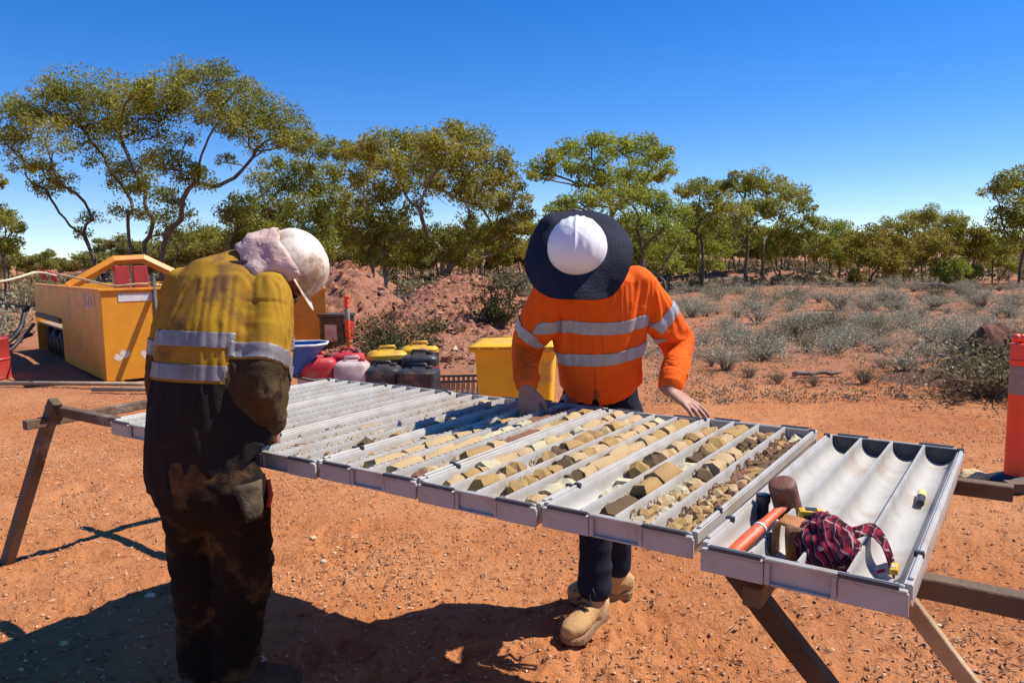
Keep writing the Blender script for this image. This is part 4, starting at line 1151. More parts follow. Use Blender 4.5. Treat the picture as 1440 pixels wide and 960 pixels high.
def tags():
    o = boxy('paper_tag', .722, .100, TZ-.034, .036, .030, .0012, .5, M['white_paint'], bevel=0, tilt=(.35, -.35), label='white paper tag with a red mark beside the rag tail', cat='tag')
    mb = MB(); mb.box(-.010, .006, -.006, .002, .0013, .0018); mb.build('red_mark', M['red_can'], o)
    o = boxy('spirit_level_vial', .752, .048, TZ-.010, .014, .042, .011, .05, M['yellow_can'], bevel=.003, tilt=(0, -.15), label='small yellow vial on the near right corner of the tool tray', cat='vial')
    mb = MB(); mb.box(-.004, .004, -.009, .009, .0105, .0118); mb.build('window', M['core_pale'], o)
    root = empty('marker_stub', T(.740, .575, TZ-.038), TH+.05, label='yellow and black marker stub in the right channel near the far end', cat='marker')
    mb = MB(); mb.tube([(0, 0, .009), (0, .050, .009)], .0095, 14); mb.build('barrel', M['black_can'], root)
    mb = MB(); mb.tube([(0, .051, .009), (0, .095, .009)], .0105, 14); mb.build('cap', material('lemon_plastic', (.72, .66, .12), None, rough=.4), root)
    mb = MB(); mb.tube([(0, .066, .009), (0, .072, .009)], .0108, 14); mb.build('ring', M['white_paint'], root)
    # white core block and paper slip lying in the shaded tray
    boxy('core_block', -.640, .62, TZ-.022, .050, .024, .022, .6, M['white_paint'], bevel=.002, label='small white marker block in the shaded middle tray', cat='marker block')
    boxy('core_block', .062, .345, TZ-.050, .060, .030, .034, .25, M['core_pale'], bevel=.002, label='pale marker block near the front of the first channel of fullest tray', cat='marker block')
    boxy('core_block', .160, .585, TZ-.046, .060, .050, .032, -.1, M['core_pale'], bevel=.002, label='pale marker block halfway along the second channel of fullest tray', cat='marker block')
tags()

# ------------------------------------------------------------------ wheelie bin
def bin_():
    root = empty('wheelie_bin', (.045, 6.1, 0), -.10, label='yellow wheelie bin standing behind the arm of the man in orange', cat='bin')
    mb = MB(); lv = [(0.02, .19, .22), (.25, .205, .235), (.93, .232, .262)]
    for z, hx, hy in lv:
        c = .035
        for sx, sy, k in ((1, 1, 0), (-1, 1, 1), (-1, -1, 2), (1, -1, 3)):
            for q in range(4):
                a = PI/2*k+PI/2*q/3; mb.v.append(Vector((sx*(hx-c)+c*math.cos(a), sy*(hy-c)+c*math.sin(a), z)))
    n = 16
    for i in range(2):
        for k in range(n): mb.f.append((i*n+k, i*n+(k+1) % n, (i+1)*n+(k+1) % n, (i+1)*n+k))
    mb.f.append(tuple(reversed(range(n)))); mb.f.append(tuple(2*n+k for k in range(n)))
    me = mb.mesh('bin_body'); smooth_by_angle(me, 35); link('bin_body', me, M['bin'], root)
    mb = MB(); mb.box(-.262, .262, -.292, .285, .918, .955); me = mb.mesh('rim'); bev(me, .010); link('rim', me, M['bin'], root)
    # domed lid with a lipped front
    rows = []
    for i in range(11):
        row = []
        for j in range(11):
            u, v_ = i/10*2-1, j/10*2-1
            row.append(Vector((u*.268, v_*.298-.005, .962+.030*(1-u**4)*(1-abs(v_)**3)+.012*(1-v_)*.5)))
        rows.append(row)
    sheet('lid', rows, M['bin'], root, .012)
    mb = MB()
    for x in (-.2, -.1, 0, .1, .2): mb.box(x-.012, x+.012, -.297, -.285, .925, .975)
    mb.build('lid_lug', M['bin'], root, kind='stuff')
    mb = MB(); mb.tube([(-.22, .31, .97), (.22, .31, .97)], .014, 10); mb.build('handle', M['bin'], root, True)
    for x in (-.2, .2):
        mb = MB(); mb.tube([(x-.025, .2, .1), (x+.025, .2, .1)], .1, 20); mb.build('wheel', M['black'], root)
    root.scale = (1.34, 1.25, .86)
bin_()

# ------------------------------------------------------------------ bollards
def bollard(name, p, h, r, label, base_mat, dark=False):
    root = empty(name, p, label=label, cat='bollard'); s = h
    mb = MB(); mb.lathe([(r*1.02, .03), (r*1.0, .30*s), (r*.98, .62*s), (r*.95, .80*s), (r*1.12, .805*s), (r*1.12, .825*s), (r*1.02, .83*s), (r*1.08, .925*s), (r*1.05, .93*s), (r*.35, .935*s), (r*.30, .95*s)], 24)
    me = mb.mesh('post'); smooth_by_angle(me, 30); link('post', me, M['bollard'], root)
    mb = MB(); mb.lathe([(r*1.0, .60*s), (r*1.03, .602*s), (r*1.0, .785*s), (r*.97, .787*s)], 24); me = mb.mesh('grey_sleeve'); smooth_by_angle(me, 30); link('grey_sleeve', me, M['grey_band'], root)
    mb = MB(); mb.tube([(-r*.62, 0, .965*s), (r*.62, 0, .965*s)], .028*s, 14); mb.ball((-r*.62, 0, .965*s), .030*s, 12); mb.ball((r*.62, 0, .965*s), .030*s, 12); mb.tube([(0, 0, .93*s), (0, 0, .96*s)], r*.3, 12)
    mb.build('top_grip', M['bollard'], root, True)
    mb = MB(); mb.lathe([(r*2.6, 0), (r*2.55, .03), (r*1.5, .055), (r*1.15, .06)], 8); mb.build('base', base_mat, root)
bollard('bollard', (3.275, 4.80, 0), .985, .063, 'orange safety bollard with a grey band at the right edge', M['black'])
bollard('bollard', (-2.62, 12.0, 0), .98, .038, 'small orange bollard far off beside the black box by the tank', M['black'])
timber('plank', (3.10, 4.62, .035), (4.6, 4.38, .035), .09, .06, M['wood'], seed=31, label='short dark plank lying on the ground by the orange bollard', cat='plank')
def stone(name, p, r, mat, label, cat='stone', seed=0):
    bm = bmesh.new(); bmesh.ops.create_icosphere(bm, subdivisions=3, radius=1)
    for v in bm.verts:
        k = 1+.3*noise.noise(v.co*1.3+Vector((seed, 0, 0)))+.1*noise.noise(v.co*3.5); v.co = Vector((v.co.x*r[0]*k, v.co.y*r[1]*k, v.co.z*r[2]*k))
    me = bpy.data.meshes.new(name); bm.to_mesh(me); bm.free(); return link(name, me, mat, None, p, label=label, cat=cat)
stone('stone', (3.02, 4.84, .03), (.09, .07, .05), M['core_tan'], 'pale tan stone lying beside the foot of the orange bollard', seed=4)

# ------------------------------------------------------------------ containers behind the table
def jerrycan(p, rz, w, d, h, top, bottom, label, cap='black_can', split=.45):
    root = empty('jerrycan', p, rz, label=label, cat='container', group='drums and containers in a row behind the table')
    def shell(name, z0, z1, mat, domed):
        mb = MB(); st = [(z0, 1.0), (z0+(z1-z0)*.5, 1.0), (z1-.10*h if domed else z1-.004, 1.0)]+([(z1-.03*h, .86), (z1, .66)] if domed else [(z1, 1.0)])
        for z, k in st:
            for i in range(24):
                a = 2*PI*i/24; ca, sa = math.cos(a), math.sin(a); e = .45
                mb.v.append(Vector((math.copysign(abs(ca)**e, ca)*w/2*k, math.copysign(abs(sa)**e, sa)*d/2*k, z)))
        m = len(st)
        for i in range(m-1):
            for k in range(24): mb.f.append((i*24+k, i*24+(k+1) % 24, (i+1)*24+(k+1) % 24, (i+1)*24+k))
        mb.f.append(tuple(reversed(range(24)))); mb.f.append(tuple((m-1)*24+k for k in range(24)))
        me = mb.mesh(name); smooth_by_angle(me, 45); link(name, me, M[mat], root)
    if top == bottom: shell('can_body', 0, h, top, True)
    else:
        shell('can_base', 0, h*split, bottom, False); shell('can_body', h*split+.002, h, top, True)
    mb = MB(); mb.tube([(-w*.22, 0, h-.005), (-w*.18, 0, h+.045), (w*.18, 0, h+.045), (w*.22, 0, h-.005)], .016, 8); mb.build('handle', M[top], root, True)
    mb = MB(); mb.lathe([(.030, h-.01), (.030, h+.028), (.024, h+.032)], 14, Matrix.Translation((w*.30, -d*.05, 0))); mb.build('cap', M[cap], root)
    return root
jerrycan((-2.16, 8.25, 0), .25, .42, .34, .46, 'red_can', 'white_can', 'red topped dusty container left of the white wrapped one', split=.55)
jerrycan((-1.93, 8.75, 0), -.1, .38, .32, .45, 'red_can', 'red_can', 'plain red container behind the white wrapped one')
jerrycan((-1.76, 8.20, 0), .1, .38, .34, .42, 'white_can', 'white_can', 'dusty white container between the red one and black drum', cap='red_can')
jerrycan((-1.42, 8.22, 0), .05, .40, .36, .36, 'black_can', 'white_can', 'black topped drum with pale base in the middle of the row', split=.35)
jerrycan((-1.46, 8.75, 0), .3, .46, .34, .47, 'yellow_can', 'black_can', 'yellow topped container behind the black drum', split=.80)
jerrycan((-1.10, 8.90, 0), .1, .46, .34, .50, 'yellow_can', 'black_can', 'taller yellow topped container at the back of the row', split=.86)
jerrycan((-1.06, 8.55, 0), .1, .42, .32, .44, 'black_can', 'red_can', 'black lidded container with red side near the grate', split=.72)
jerrycan((-1.02, 8.12, 0), -.15, .44, .36, .34, 'black_can', 'black_can', 'plain black container at the right end of the row')
def wheelbarrow():
    root = empty('wheelbarrow', (-2.42, 8.15, 0), .15, label='blue wheelbarrow half hidden by the elbow of the man in yellow', cat='wheelbarrow')
    top = [(-.34, -.28), (.30, -.24), (.40, -.10), (.40, .10), (.30, .24), (-.34, .28)]; bot = [(-.20, -.16), (.06, -.15), (.12, -.08), (.12, .08), (.06, .15), (-.20, .16)]
    mb = MB(); n = 6
    for pts, z in ((bot, .30), (top, .62)): mb.v += [Vector((x, y, z)) for x, y in pts]
    for k in range(n): mb.f.append((k, (k+1) % n, n+(k+1) % n, n+k))
    mb.f.append(tuple(reversed(range(n))))
    me = mb.mesh('tub'); bm = bmesh.new(); bm.from_mesh(me); bmesh.ops.recalc_face_normals(bm, faces=bm.faces); bmesh.ops.solidify(bm, geom=bm.faces[:], thickness=.006); bm.to_mesh(me); bm.free(); link('tub', me, M['blue'], root)
    mb = MB(); mb.tube([(x, y, .625) for x, y in top+top[:1]], .012, 8); mb.build('rim', M['white_paint'], root, True)
    for s in (-1, 1):
        mb = MB(); mb.tube([(.45, s*.06, .17), (.05, s*.15, .29), (-.35, s*.22, .36), (-.85, s*.27, .56)], .016, 8); mb.build('handle', M['dark_metal'], root, True)
        mb = MB(); mb.tube([(-.2, s*.19, .33), (-.26, s*.22, 0), (-.08, s*.2, .30)], .014, 8); mb.build('leg', M['dark_metal'], root, True)
    mb = MB(); mb.tube([(.47, -.04, .17), (.47, .04, .17)], .17, 20); mb.build('wheel', M['black'], root)
wheelbarrow()
def grate():
    root = empty('slatted_crate', (-.62, 8.45, 0), .03, label='low slatted crate with a black rim beside the yellow bin', cat='crate')
    mb = MB(); mb.tube([(-.42, -.2, .17), (.42, -.2, .17), (.42, .2, .17), (-.42, .2, .17), (-.42, -.2, .17)], .014, 8); mb.build('rim', M['black'], root)
    mb = MB(); mb.box(-.42, .42, -.2, .2, 0, .02); mb.build('floor_board', M['core_dark'], root)
    mb = MB(); mb.box(-.016, .016, -.009, .009, 0, .17); me = mb.mesh('slat'); me.materials.append(M['wood_pale'])
    for i in range(15):
        for y in (-.2, .2): link('slat', me, None, root, (-.40+i*.0571, y, .005))
grate()
def power_box():
    root = empty('equipment_box', (-2.93, 12.6, 0), -.25, label='black equipment box with a pale panel beside the yellow tank', cat='equipment box')
    mb = MB(); mb.box(-.22, .22, -.2, .2, .06, .60); mb.build('box_body', M['black_can'], root, bevel=.02)
    mb = MB(); mb.box(-.24, .24, -.22, .22, .60, .65); mb.build('lid', M['dark_metal'], root, bevel=.012)
    mb = MB(); mb.box(-.12, .10, -.212, -.201, .20, .48); mb.build('panel', M['white_can'], root, bevel=.004)
    mb = MB(); mb.box(.232, .30, -.20, .02, .08, .52); mb.build('side_can', M['red_can'], root, bevel=.02)
    for x in (-.17, .17):
        mb = MB(); mb.box(x-.03, x+.03, -.2, .2, 0, .06); mb.build('foot', M['black'], root)
power_box()

# ------------------------------------------------------------------ yellow tank with lifting frame
def tank():
    c0 = Vector((-5.17, 9.5, 0)); lv = Vector((-3.4, 4.05, 0)).normalized(); rv = Vector((lv.y, -lv.x, 0))
    LL, WW, H = 5.2, 2.15, 1.175
    root = empty('steel_tank', c0, label='large open yellow steel tank with a lifting frame left of the man in yellow', cat='tank')
    def q(l, r, z): return lv*l+rv*r+Vector((0, 0, z))
    def panel(name, l0, l1, r0, r1, z0, z1, mat='yellow_paint', b=.008, par=root, **k):
        mb = MB(); mb.v = [q(l, r, z) for z in (z0, z1) for r in (r0, r1) for l in (l0, l1)]
        mb.f = [(0, 2, 3, 1), (4, 5, 7, 6), (0, 1, 5, 4), (2, 6, 7, 3), (0, 4, 6, 2), (1, 3, 7, 5)]
        me = mb.mesh(name); bm = bmesh.new(); bm.from_mesh(me); bmesh.ops.recalc_face_normals(bm, faces=bm.faces); bm.to_mesh(me); bm.free()
        if b: bev(me, b)
        return link(name, me, M[mat], par, **k)
    t = .035
    panel('front_wall', 0, t, 0, WW, .03, H); panel('back_wall', LL-t, LL, 0, WW, .03, H)
    panel('side_wall', t+.002, 2.75, 0, t, .03, H); panel('side_wall', 2.752, LL-t-.002, 0, t, .62, H); panel('side_wall', t+.002, LL-t-.002, WW-t, WW, .03, H)
    panel('recess_wall', 2.75, LL-.05, .55, .58, .02, .62, 'dark_metal'); panel('floor_plate', t+.003, LL-t-.003, t+.003, WW-t-.003, .50, .53, 'steel', 0)
    # top rim
    panel('rim', -.03, .06, -.03, WW+.03, H+.002, H+.035); panel('rim', .062, LL, -.03, .06, H+.002, H+.035)
    # pump and pipework under the raised side
    mb = MB()
    for i in range(6): mb.tube([q(2.95+i*.32, .10, .05), q(2.95+i*.32, .08, .30+.1*(i % 2)), q(3.05+i*.32, .22, .5)], .05, 8)
    mb.build('pipework', M['dark_metal'], root, True)
    mb = MB(); mb.tube([q(2.9, .26, .22), q(4.7, .26, .22)], .16, 14); mb.build('pump', M['black'], root, True)
    panel('pipe_guard', 2.78, LL-.15, .0, .03, .62, .70, 'dark_metal', .004).location = rv*-.034
    # lifting frame across the tank
    def bar(name, p, r, w, mat='orange_paint'):
        mb = MB(); mb.tube(p, [(w, r)]*len(p), 4, lv); me = mb.mesh(name); bev(me, .006); return link(name, me, M[mat], root)
    p = [q(1.95, -.02, H+.02), q(1.95, .62, H+.40), q(1.95, 1.02, H+.42), q(1.95, 1.66, H+.08)]
    bar('lifting_frame', p, .075, .045)
    for r0, nm in ((.55, 'red_post'), (.80, 'red_post')):
        o = panel(nm, 1.66, 1.84, r0, r0+.20, .54, H+.32, 'red_paint', .01)
    for k in range(6):
        mb = MB(); mb.ball(q(1.672, .60+.0, .80+k*.11), .016, 8); mb.build('bolt', M['dark_metal'], root)
    # labels and worn white lettering
    mb = MB(); mb.v = [q(-.0025, .20, 1.04), q(-.0025, .62, 1.04), q(-.0025, .62, 1.14), q(-.0025, .20, 1.14), q(-.006, .20, 1.04), q(-.006, .62, 1.04), q(-.006, .62, 1.14), q(-.006, .20, 1.14)]
    mb.f = [(0, 1, 2, 3), (7, 6, 5, 4), (0, 4, 5, 1), (1, 5, 6, 2), (2, 6, 7, 3), (3, 7, 4, 0)]; mb.build('name_plate', M['white_paint'], root)
    panel('red_bracket', -.06, -.002, .70, .86, .94, 1.18, 'red_paint', .01)
    Mx = frame(q(.72, -.006, 1.03), -lv, Vector((0, 0, 1)), -rv)
    worn = material('worn_white_paint', (.70, .64, .54), (.68, .42, .16), 30, .6, lo=.5, hi=.7)
    text_obj('lettering', 'AUSD', .30, worn, root, Mx)
    rd = random.Random(3)
    # scuffed white marks low on the front wall
    mb = MB()
    for r0, r1 in ((.10, .22), (.17, .30), (.42, .50), (.48, .60), (.58, .72)):
        z = .34+rd.uniform(-.03, .03); n = 9; pts = []
        for i in range(n):
            a = 2*PI*i/n; pts.append((r0+(r1-r0)*(.5+.5*math.cos(a)), z+(.05+rd.uniform(-.022, .022))*math.sin(a)*(1.2 if i % 2 else .6)))
        b = len(mb.v); mb.v += [q(-.0022, r, zz) for r, zz in pts]; mb.f.append(tuple(b+i for i in range(n)))
    mb.build('paint_mark', worn, root, kind='stuff')
    # drain skid at the foot
    panel('skid', -.05, LL*.5, .08, .20, -.02, .028, 'yellow_paint', .005); panel('skid', -.05, LL*.5, WW-.2, WW-.08, -.02, .028, 'yellow_paint', .005)
    return root
tank()
def tank2():
    root = empty('steel_tank', (-3.95, 12.9, 0), .24, label='smaller yellow steel tank behind the head of the man in yellow', cat='tank')
    for nm, b in (('wall', (-.75, .75, -.03, 0, .04, 1.06)), ('wall', (-.75, -.72, .002, 1.3, .04, 1.06)), ('wall', (.72, .75, .002, 1.3, .04, 1.06)), ('wall', (-.718, .718, 1.27, 1.3, .04, 1.06)), ('floor_plate', (-.718, .718, .002, 1.268, .3, .33)), ('rim', (-.78, .78, -.06, -.0301, 1.0, 1.06)), ('skid', (-.74, .74, .05, .2, -.03, .038)), ('skid', (-.74, .74, 1.05, 1.2, -.03, .038))):
        mb = MB(); mb.box(*b); mb.build(nm, M['yellow_paint'], root, bevel=.006)
tank2()
def rod():
    mb = MB(); p0, p1 = Vector((-4.40, 9.36, -.02)), Vector((-4.72, 9.98, 1.36))
    mb.tube([p0, p1], .030, 10); mb.ball(p1, .038, 8)
    o = mb.build('steel_rod', M['dark_metal'], None, True, label='dark steel rod leaning against the front of the large yellow tank', cat='rod')
rod()
for i, (p, q_, r, lab) in enumerate((((-7.2, 9.42, .05), (-4.55, 9.16, .05), .026, 'long pale pipe lying on the ground in front of the large tank'),
        ((-5.0, 8.86, .04), (-3.6, 8.66, .04), .024, 'shorter pale pipe on the ground beside the man in yellow'),
        ((-3.2, 8.0, .04), (-1.9, 9.6, .04), .03, 'thin pipe on the ground under the blue wheelbarrow'))):
    mb = MB(); mb.tube([p, Vector(p).lerp(Vector(q_), .5)+Vector((0, 0, .008)), q_], r, 12); mb.build('steel_pipe', M['steel'], None, True, label=lab, cat='pipe')
def hose(name, pts, r, mat, label, cat='hose'):
    P = [Vector(p) for p in pts]; out = []
    for i in range(len(P)-1):
        p0, p1, p2, p3 = P[max(i-1, 0)], P[i], P[i+1], P[min(i+2, len(P)-1)]
        for k in range(8):
            t = k/8; out.append(.5*((2*p1)+(p2-p0)*t+(2*p0-5*p1+4*p2-p3)*t*t+(3*p1-p0-3*p2+p3)*t**3))
    out.append(P[-1]); mb = MB(); mb.tube(out, r, 8); return mb.build(name, mat, None, True, label=label, cat=cat)
A_ = lambda x, y, Y: at(x, y, Y)
hose('hose', [A_(40, 428, 11.8), A_(34, 440, 11.8), A_(28, 462, 11.5), A_(12, 480, 11.3), A_(-10, 492, 11)], .035, M['black'], 'thick black hose hanging from the left end of the tank')
hose('hose', [A_(44, 470, 11.6), A_(30, 476, 11.2), A_(14, 492, 10.9), A_(-8, 497, 10.6)], .03, M['black'], 'thin black hose looping to the left frame edge')
hose('hose', [A_(48, 455, 12), A_(36, 470, 12), A_(22, 484, 11.8), A_(4, 486, 11.6)], .026, M['dark_metal'], 'grey black hose lying between the two black hoses')
hose('rope', [A_(-60, 405, 9.5), A_(0, 396, 9.8), A_(26, 390, 10.2), A_(52, 383, 10.8), A_(80, 388, 10.9)], .016, M['core_pale'], 'pale barrier rope with a slack end at the left of the tank', 'rope')
hose('rope', [A_(82, 386, 10.9), A_(118, 393, 10.2), A_(160, 402, 9.9), A_(200, 399, 9.9), A_(240, 402, 10.1), A_(262, 400, 10.3)], .014, M['core_tan'], 'tan rope draped over the rim of the large tank', 'rope')
def flag(p, label):
    rows = [[p+Vector((.03*i+.02*j, .02*math.sin(i+j), -.045*j-.01*i)) for i in range(5)] for j in range(4)]
    o = sheet('warning_flag', rows, M['red_can'], None, .003); tag(o, label, 'flag')
flag(A_(50, 378, 10.9), 'red rag flag on the barrier rope nearest the left')
flag(A_(66, 381, 10.95), 'red rag flag on the barrier rope nearest the tank')
def drum():
    root = empty('drum', (-7.10, 10.1, 0), label='dark red drum cut by the left edge of the picture', cat='drum')
    mb = MB(); mb.lathe([(.27, 0), (.28, .02), (.27, .04), (.27, .25), (.282, .27), (.27, .29), (.27, .52), (.28, .54), (.27, .56), (.25, .55)], 24); me = mb.mesh('drum_body'); smooth_by_angle(me, 30); link('drum_body', me, M['red_paint'], root)
drum()

# ------------------------------------------------------------------ far vehicle
def truck():
    p = at(139, 358, 60); root = empty('truck', (p.x, 60, 0), .12, label='white truck cab far off behind the yellow lifting frame', cat='truck')
    def bx(n, b, mat, bv=.03): mb = MB(); mb.box(*b); return mb.build(n, M[mat], root, bevel=bv)
    bx('cab', (-.95, .95, -.75, .75, .9, 2.0), 'white_paint', .12)
    mb = MB(); mb.v = [Vector(v) for v in ((-.93, -.72, 2.002), (.93, -.72, 2.002), (.93, .72, 2.002), (-.93, .72, 2.002), (-.8, -.55, 2.62), (.8, -.55, 2.62), (.8, .55, 2.62), (-.8, .55, 2.62))]
    mb.f = [(0, 1, 5, 4), (1, 2, 6, 5), (2, 3, 7, 6), (3, 0, 4, 7), (4, 5, 6, 7), (3, 2, 1, 0)]; mb.build('cab_roof', M['white_paint'], root, bevel=.06)
    mb = MB(); mb.v = [Vector(v) for v in ((-.74, -.755, 2.05), (.70, -.755, 2.05), (.64, -.625, 2.5), (-.68, -.625, 2.5))]+[Vector((x, y+.01, z)) for x, y, z in ((-.74, -.735, 2.05), (.70, -.735, 2.05), (.64, -.6, 2.5), (-.68, -.6, 2.5))]
    mb.f = [(0, 1, 2, 3), (7, 6, 5, 4), (0, 4, 5, 1), (1, 5, 6, 2), (2, 6, 7, 3), (3, 7, 4, 0)]; mb.build('windscreen', M['glass_dark'], root)
    bx('bonnet', (-.85, .85, -1.3, -.752, .9, 1.75), 'white_paint', .1); bx('tray_body', (-1.1, 1.1, .9, 4.2, 1.0, 1.5), 'dark_metal')
    for x in (-.85, .85):
        for y in (-.9, 2.8):
            mb = MB(); mb.tube([(x-.14, y, .48), (x+.14, y, .48)], .48, 20); mb.build('wheel', M['black'], root)
        bx('mirror', (x*1.2-.06, x*1.2+.06, -.8, -.72, 1.9, 2.3), 'dark_metal', .02)
        bx('headlight', (x*.75-.12, x*.75+.12, -1.32, -1.302, 1.2, 1.36), 'white_can', 0)
truck()
# ------------------------------------------------------------------ soil heaps
MSOIL = material('heaped_red_soil', (.33, .13, .064), (.22, .078, .04), 3.5, .95, .9, 22, c3=(.46, .25, .16), c3scale=16, c3amt=.36)
def heap(c, bumps, size, n, label, seed, stones, mat=None):
    root = empty('soil_heap', c, label=label, cat='soil heap')
    def hz(x, y):
        z = -.02
        for bx, by, h, rx, ry in bumps:
            d2 = ((x-bx)/rx)**2+((y-by)/ry)**2; z = max(z, 0)+h*math.exp(-d2*1.1)*(1-.0) if d2 < 6 else z
        e = min(1, max(0, z)/.35)
        p = Vector((x+seed, y, 0))
        z += e*(.11*noise.fractal(p*1.7, 1.0, 2.0, 5)+.05*ridged(Vector((x+seed, y, 0)), 3.2)+.035*noise.noise(p*9))
        k = max(abs(x)/size[0], abs(y)/size[1])
        return z*min(1, (1-k)*5) - .06*(1-min(1, (1-k)*8))
    v = []; f = []
    for j in range(n+1):
        for i in range(n+1):
            x, y = (i/n*2-1)*size[0], (j/n*2-1)*size[1]; v.append((x, y, hz(x, y)))
    for j in range(n):
        for i in range(n): a = j*(n+1)+i; f.append((a, a+1, a+n+2, a+n+1))
    link('soil', mesh_py('soil', v, f, False), mat or MSOIL, root)
    rd = random.Random(seed); V = []
    for _ in range(stones):
        x, y = rd.uniform(-1, 1)*size[0]*.85, rd.uniform(-1, 1)*size[1]*.85; z = hz(x, y)
        if z < .05 and rd.random() < .7: continue
        s = rd.uniform(.02, .05)*(2.2 if rd.random() < .10 else 1)
        cc = Vector((x, y, z)); P = [cc+Vector((rd.uniform(-1, 1), rd.uniform(-1, 1), rd.uniform(-.4, .9)))*s for _ in range(5)]
        for t in ((0, 1, 2), (0, 2, 3), (0, 3, 1), (1, 3, 4), (1, 4, 2), (2, 4, 3)): V += [P[k][:] for k in t]
    link('rubble', mesh_quads('rubble', np.array(V), 3), leaf_material('rubble', [(.10, .045, .028), (.24, .105, .06), (.37, .19, .12), (.50, .34, .24)], 0, 3), root, kind='stuff')
    return hz
heap((-3.9, 17.0, 0), [(.1, 0, 1.02, 1.25, 1.5), (-1.6, .4, .8, 1.4, 1.4), (.9, -.6, .45, .9, 1.1), (-.5, -1.4, .35, 1.4, 1.0)], (4.0, 3.6), 120, 'red soil heap rising behind the right end of the yellow tank', 11, 2600)
heap((-1.15, 13.4, 0), [(.05, 1.3, .86, 1.1, 1.3), (.5, .1, .34, 1.0, 1.2), (-.6, .3, .40, .9, 1.1), (-.7, -1.0, .26, 1.0, 1.0), (.4, -1.5, .28, 1.2, 1.2), (1.0, 1.0, .42, .8, .9)], (3.0, 3.8), 130, 'nearer red soil heap between the low bush and orange man', 23, 3600)
heap((-7.6, 36.0, 0), [(0, 0, 1.55, 1.8, 1.4)], (4.2, 3.5), 50, 'distant pale red soil heap seen below the large tree', 37, 500)
heap((12.0, 43, 0), [(0, 0, .55, 5.0, 2.2), (5, 1, .4, 4, 2)], (12, 5), 60, 'low red bank of soil between scrub and the trees on the right', 41, 900)
heap((5.45, 8.75, 0), [(.0, 0, .40, .42, .4), (.45, .1, .42, .5, .5)], (1.5, 1.2), 60, 'dark red clod of upturned soil behind the orange bollard', 53, 120, M['soil_clod'])

# ------------------------------------------------------------------ trees
def leaf_quads(cen, n, rad, flat, lsz, rng, hang=.5, shell=.5):
    """n leaf rhombi in an ellipsoid round each centre"""
    d = rng.normal(size=(n, 3)); d /= np.linalg.norm(d, axis=1)[:, None]
    rr = rng.random(n)**(1/3.0 * (1-shell) + .12)
    P = np.asarray(cen)[None, :] + d*(rr*rad)[:, None]*np.array([1, 1, flat])[None, :]
    ax = rng.normal(size=(n, 3)); ax[:, 2] -= hang; ax /= np.linalg.norm(ax, axis=1)[:, None]
    o = rng.normal(size=(n, 3)); o -= ax*np.sum(o*ax, 1)[:, None]; o /= np.linalg.norm(o, axis=1)[:, None]
    L = lsz*(.6+.8*rng.random(n)); w = L*(.30+.15*rng.random(n))
    return np.stack([P-ax*L[:, None]*.5, P+o*w[:, None]*.5, P+ax*L[:, None]*.5, P-o*w[:, None]*.5], 1)
def grow(bases, clumps, seed, rtip=.011, step=.35, twigs=6, up=.55):
    """limbs from the bases to every clump; returns nodes, parents, twig ends per clump"""
    rd = random.Random(seed); N = []; par = []; direc = []; plen = []
    def addn(p, pa):
        N.append(Vector(p)); par.append(pa); d = (Vector(p)-N[pa]).normalized() if pa >= 0 else Vector((0, 0, 1)); direc.append(d); plen.append(plen[pa]+(Vector(p)-N[pa]).length if pa >= 0 else 0); return len(N)-1
    root0 = addn(Vector(bases[0][0])-Vector((0, 0, .25)), -1)
    for b, lean, hgt in bases:
        i = addn(Vector(b)-Vector((0, 0, .12)), root0); i = addn(b, i); k = max(2, int(hgt/step))
        for s in range(1, k+1):
            i = addn(Vector(b)+Vector(lean)*hgt*(s/k)+Vector((rd.uniform(-.05, .05), rd.uniform(-.05, .05), hgt*s/k)), i)
    ends = []
    order = sorted(range(len(clumps)), key=lambda k: min((Vector(clumps[k][0])-N[j]).length for j in range(len(N))))
    E = {}
    for k in order:
        c = Vector(clumps[k][0]); best = None
        for j in range(len(N)):
            if N[j].z > c.z-.05: continue
            d = c-N[j]; L = d.length; cosv = d.normalized().dot(direc[j])
            cost = L+.30*plen[j]+(.9*L*max(0, .45-cosv))+(0 if d.z > L*.15 else .4*L)
            if best is None or cost < best[0]: best = (cost, j)
        j = best[1] if best else 0
        p0 = N[j]; L = (c-p0).length; ctrl = p0+(direc[j]*.55+Vector((0, 0, up))*.5).normalized()*L*.45
        n = max(2, int(L/step)); i = j
        for s in range(1, n+1):
            t = s/n; p = p0*(1-t)**2+ctrl*(2*t*(1-t))+c*t*t
            if s < n: p += Vector((rd.uniform(-1, 1), rd.uniform(-1, 1), rd.uniform(-1, 1)))*.035*min(1, L*.4)
            i = addn(p, i)
        tips = []
        r = clumps[k][1]
        for q in range(twigs):
            a = rd.uniform(0, 2*PI); e = rd.uniform(-.5, .95); rr = r*rd.uniform(.5, 1.0)
            tip = c+Vector((math.cos(a)*math.sqrt(max(0, 1-e*e)), math.sin(a)*math.sqrt(max(0, 1-e*e)), e*.85))*rr
            m = addn((c+tip)*.5+Vector((rd.uniform(-1, 1), rd.uniform(-1, 1), rd.uniform(0, 1)))*.1*r, i); m = addn(tip, m); tips.append(tip)
        E[k] = tips
    cnt = [0]*len(N); kids = [0]*len(N)
    for p in par:
        if p >= 0: kids[p] += 1
    for i in range(len(N)-1, -1, -1):
        if kids[i] == 0: cnt[i] = 1
        if par[i] >= 0: cnt[par[i]] += cnt[i]
    rad = [rtip*c**.48 for c in cnt]
    return N, par, rad, E
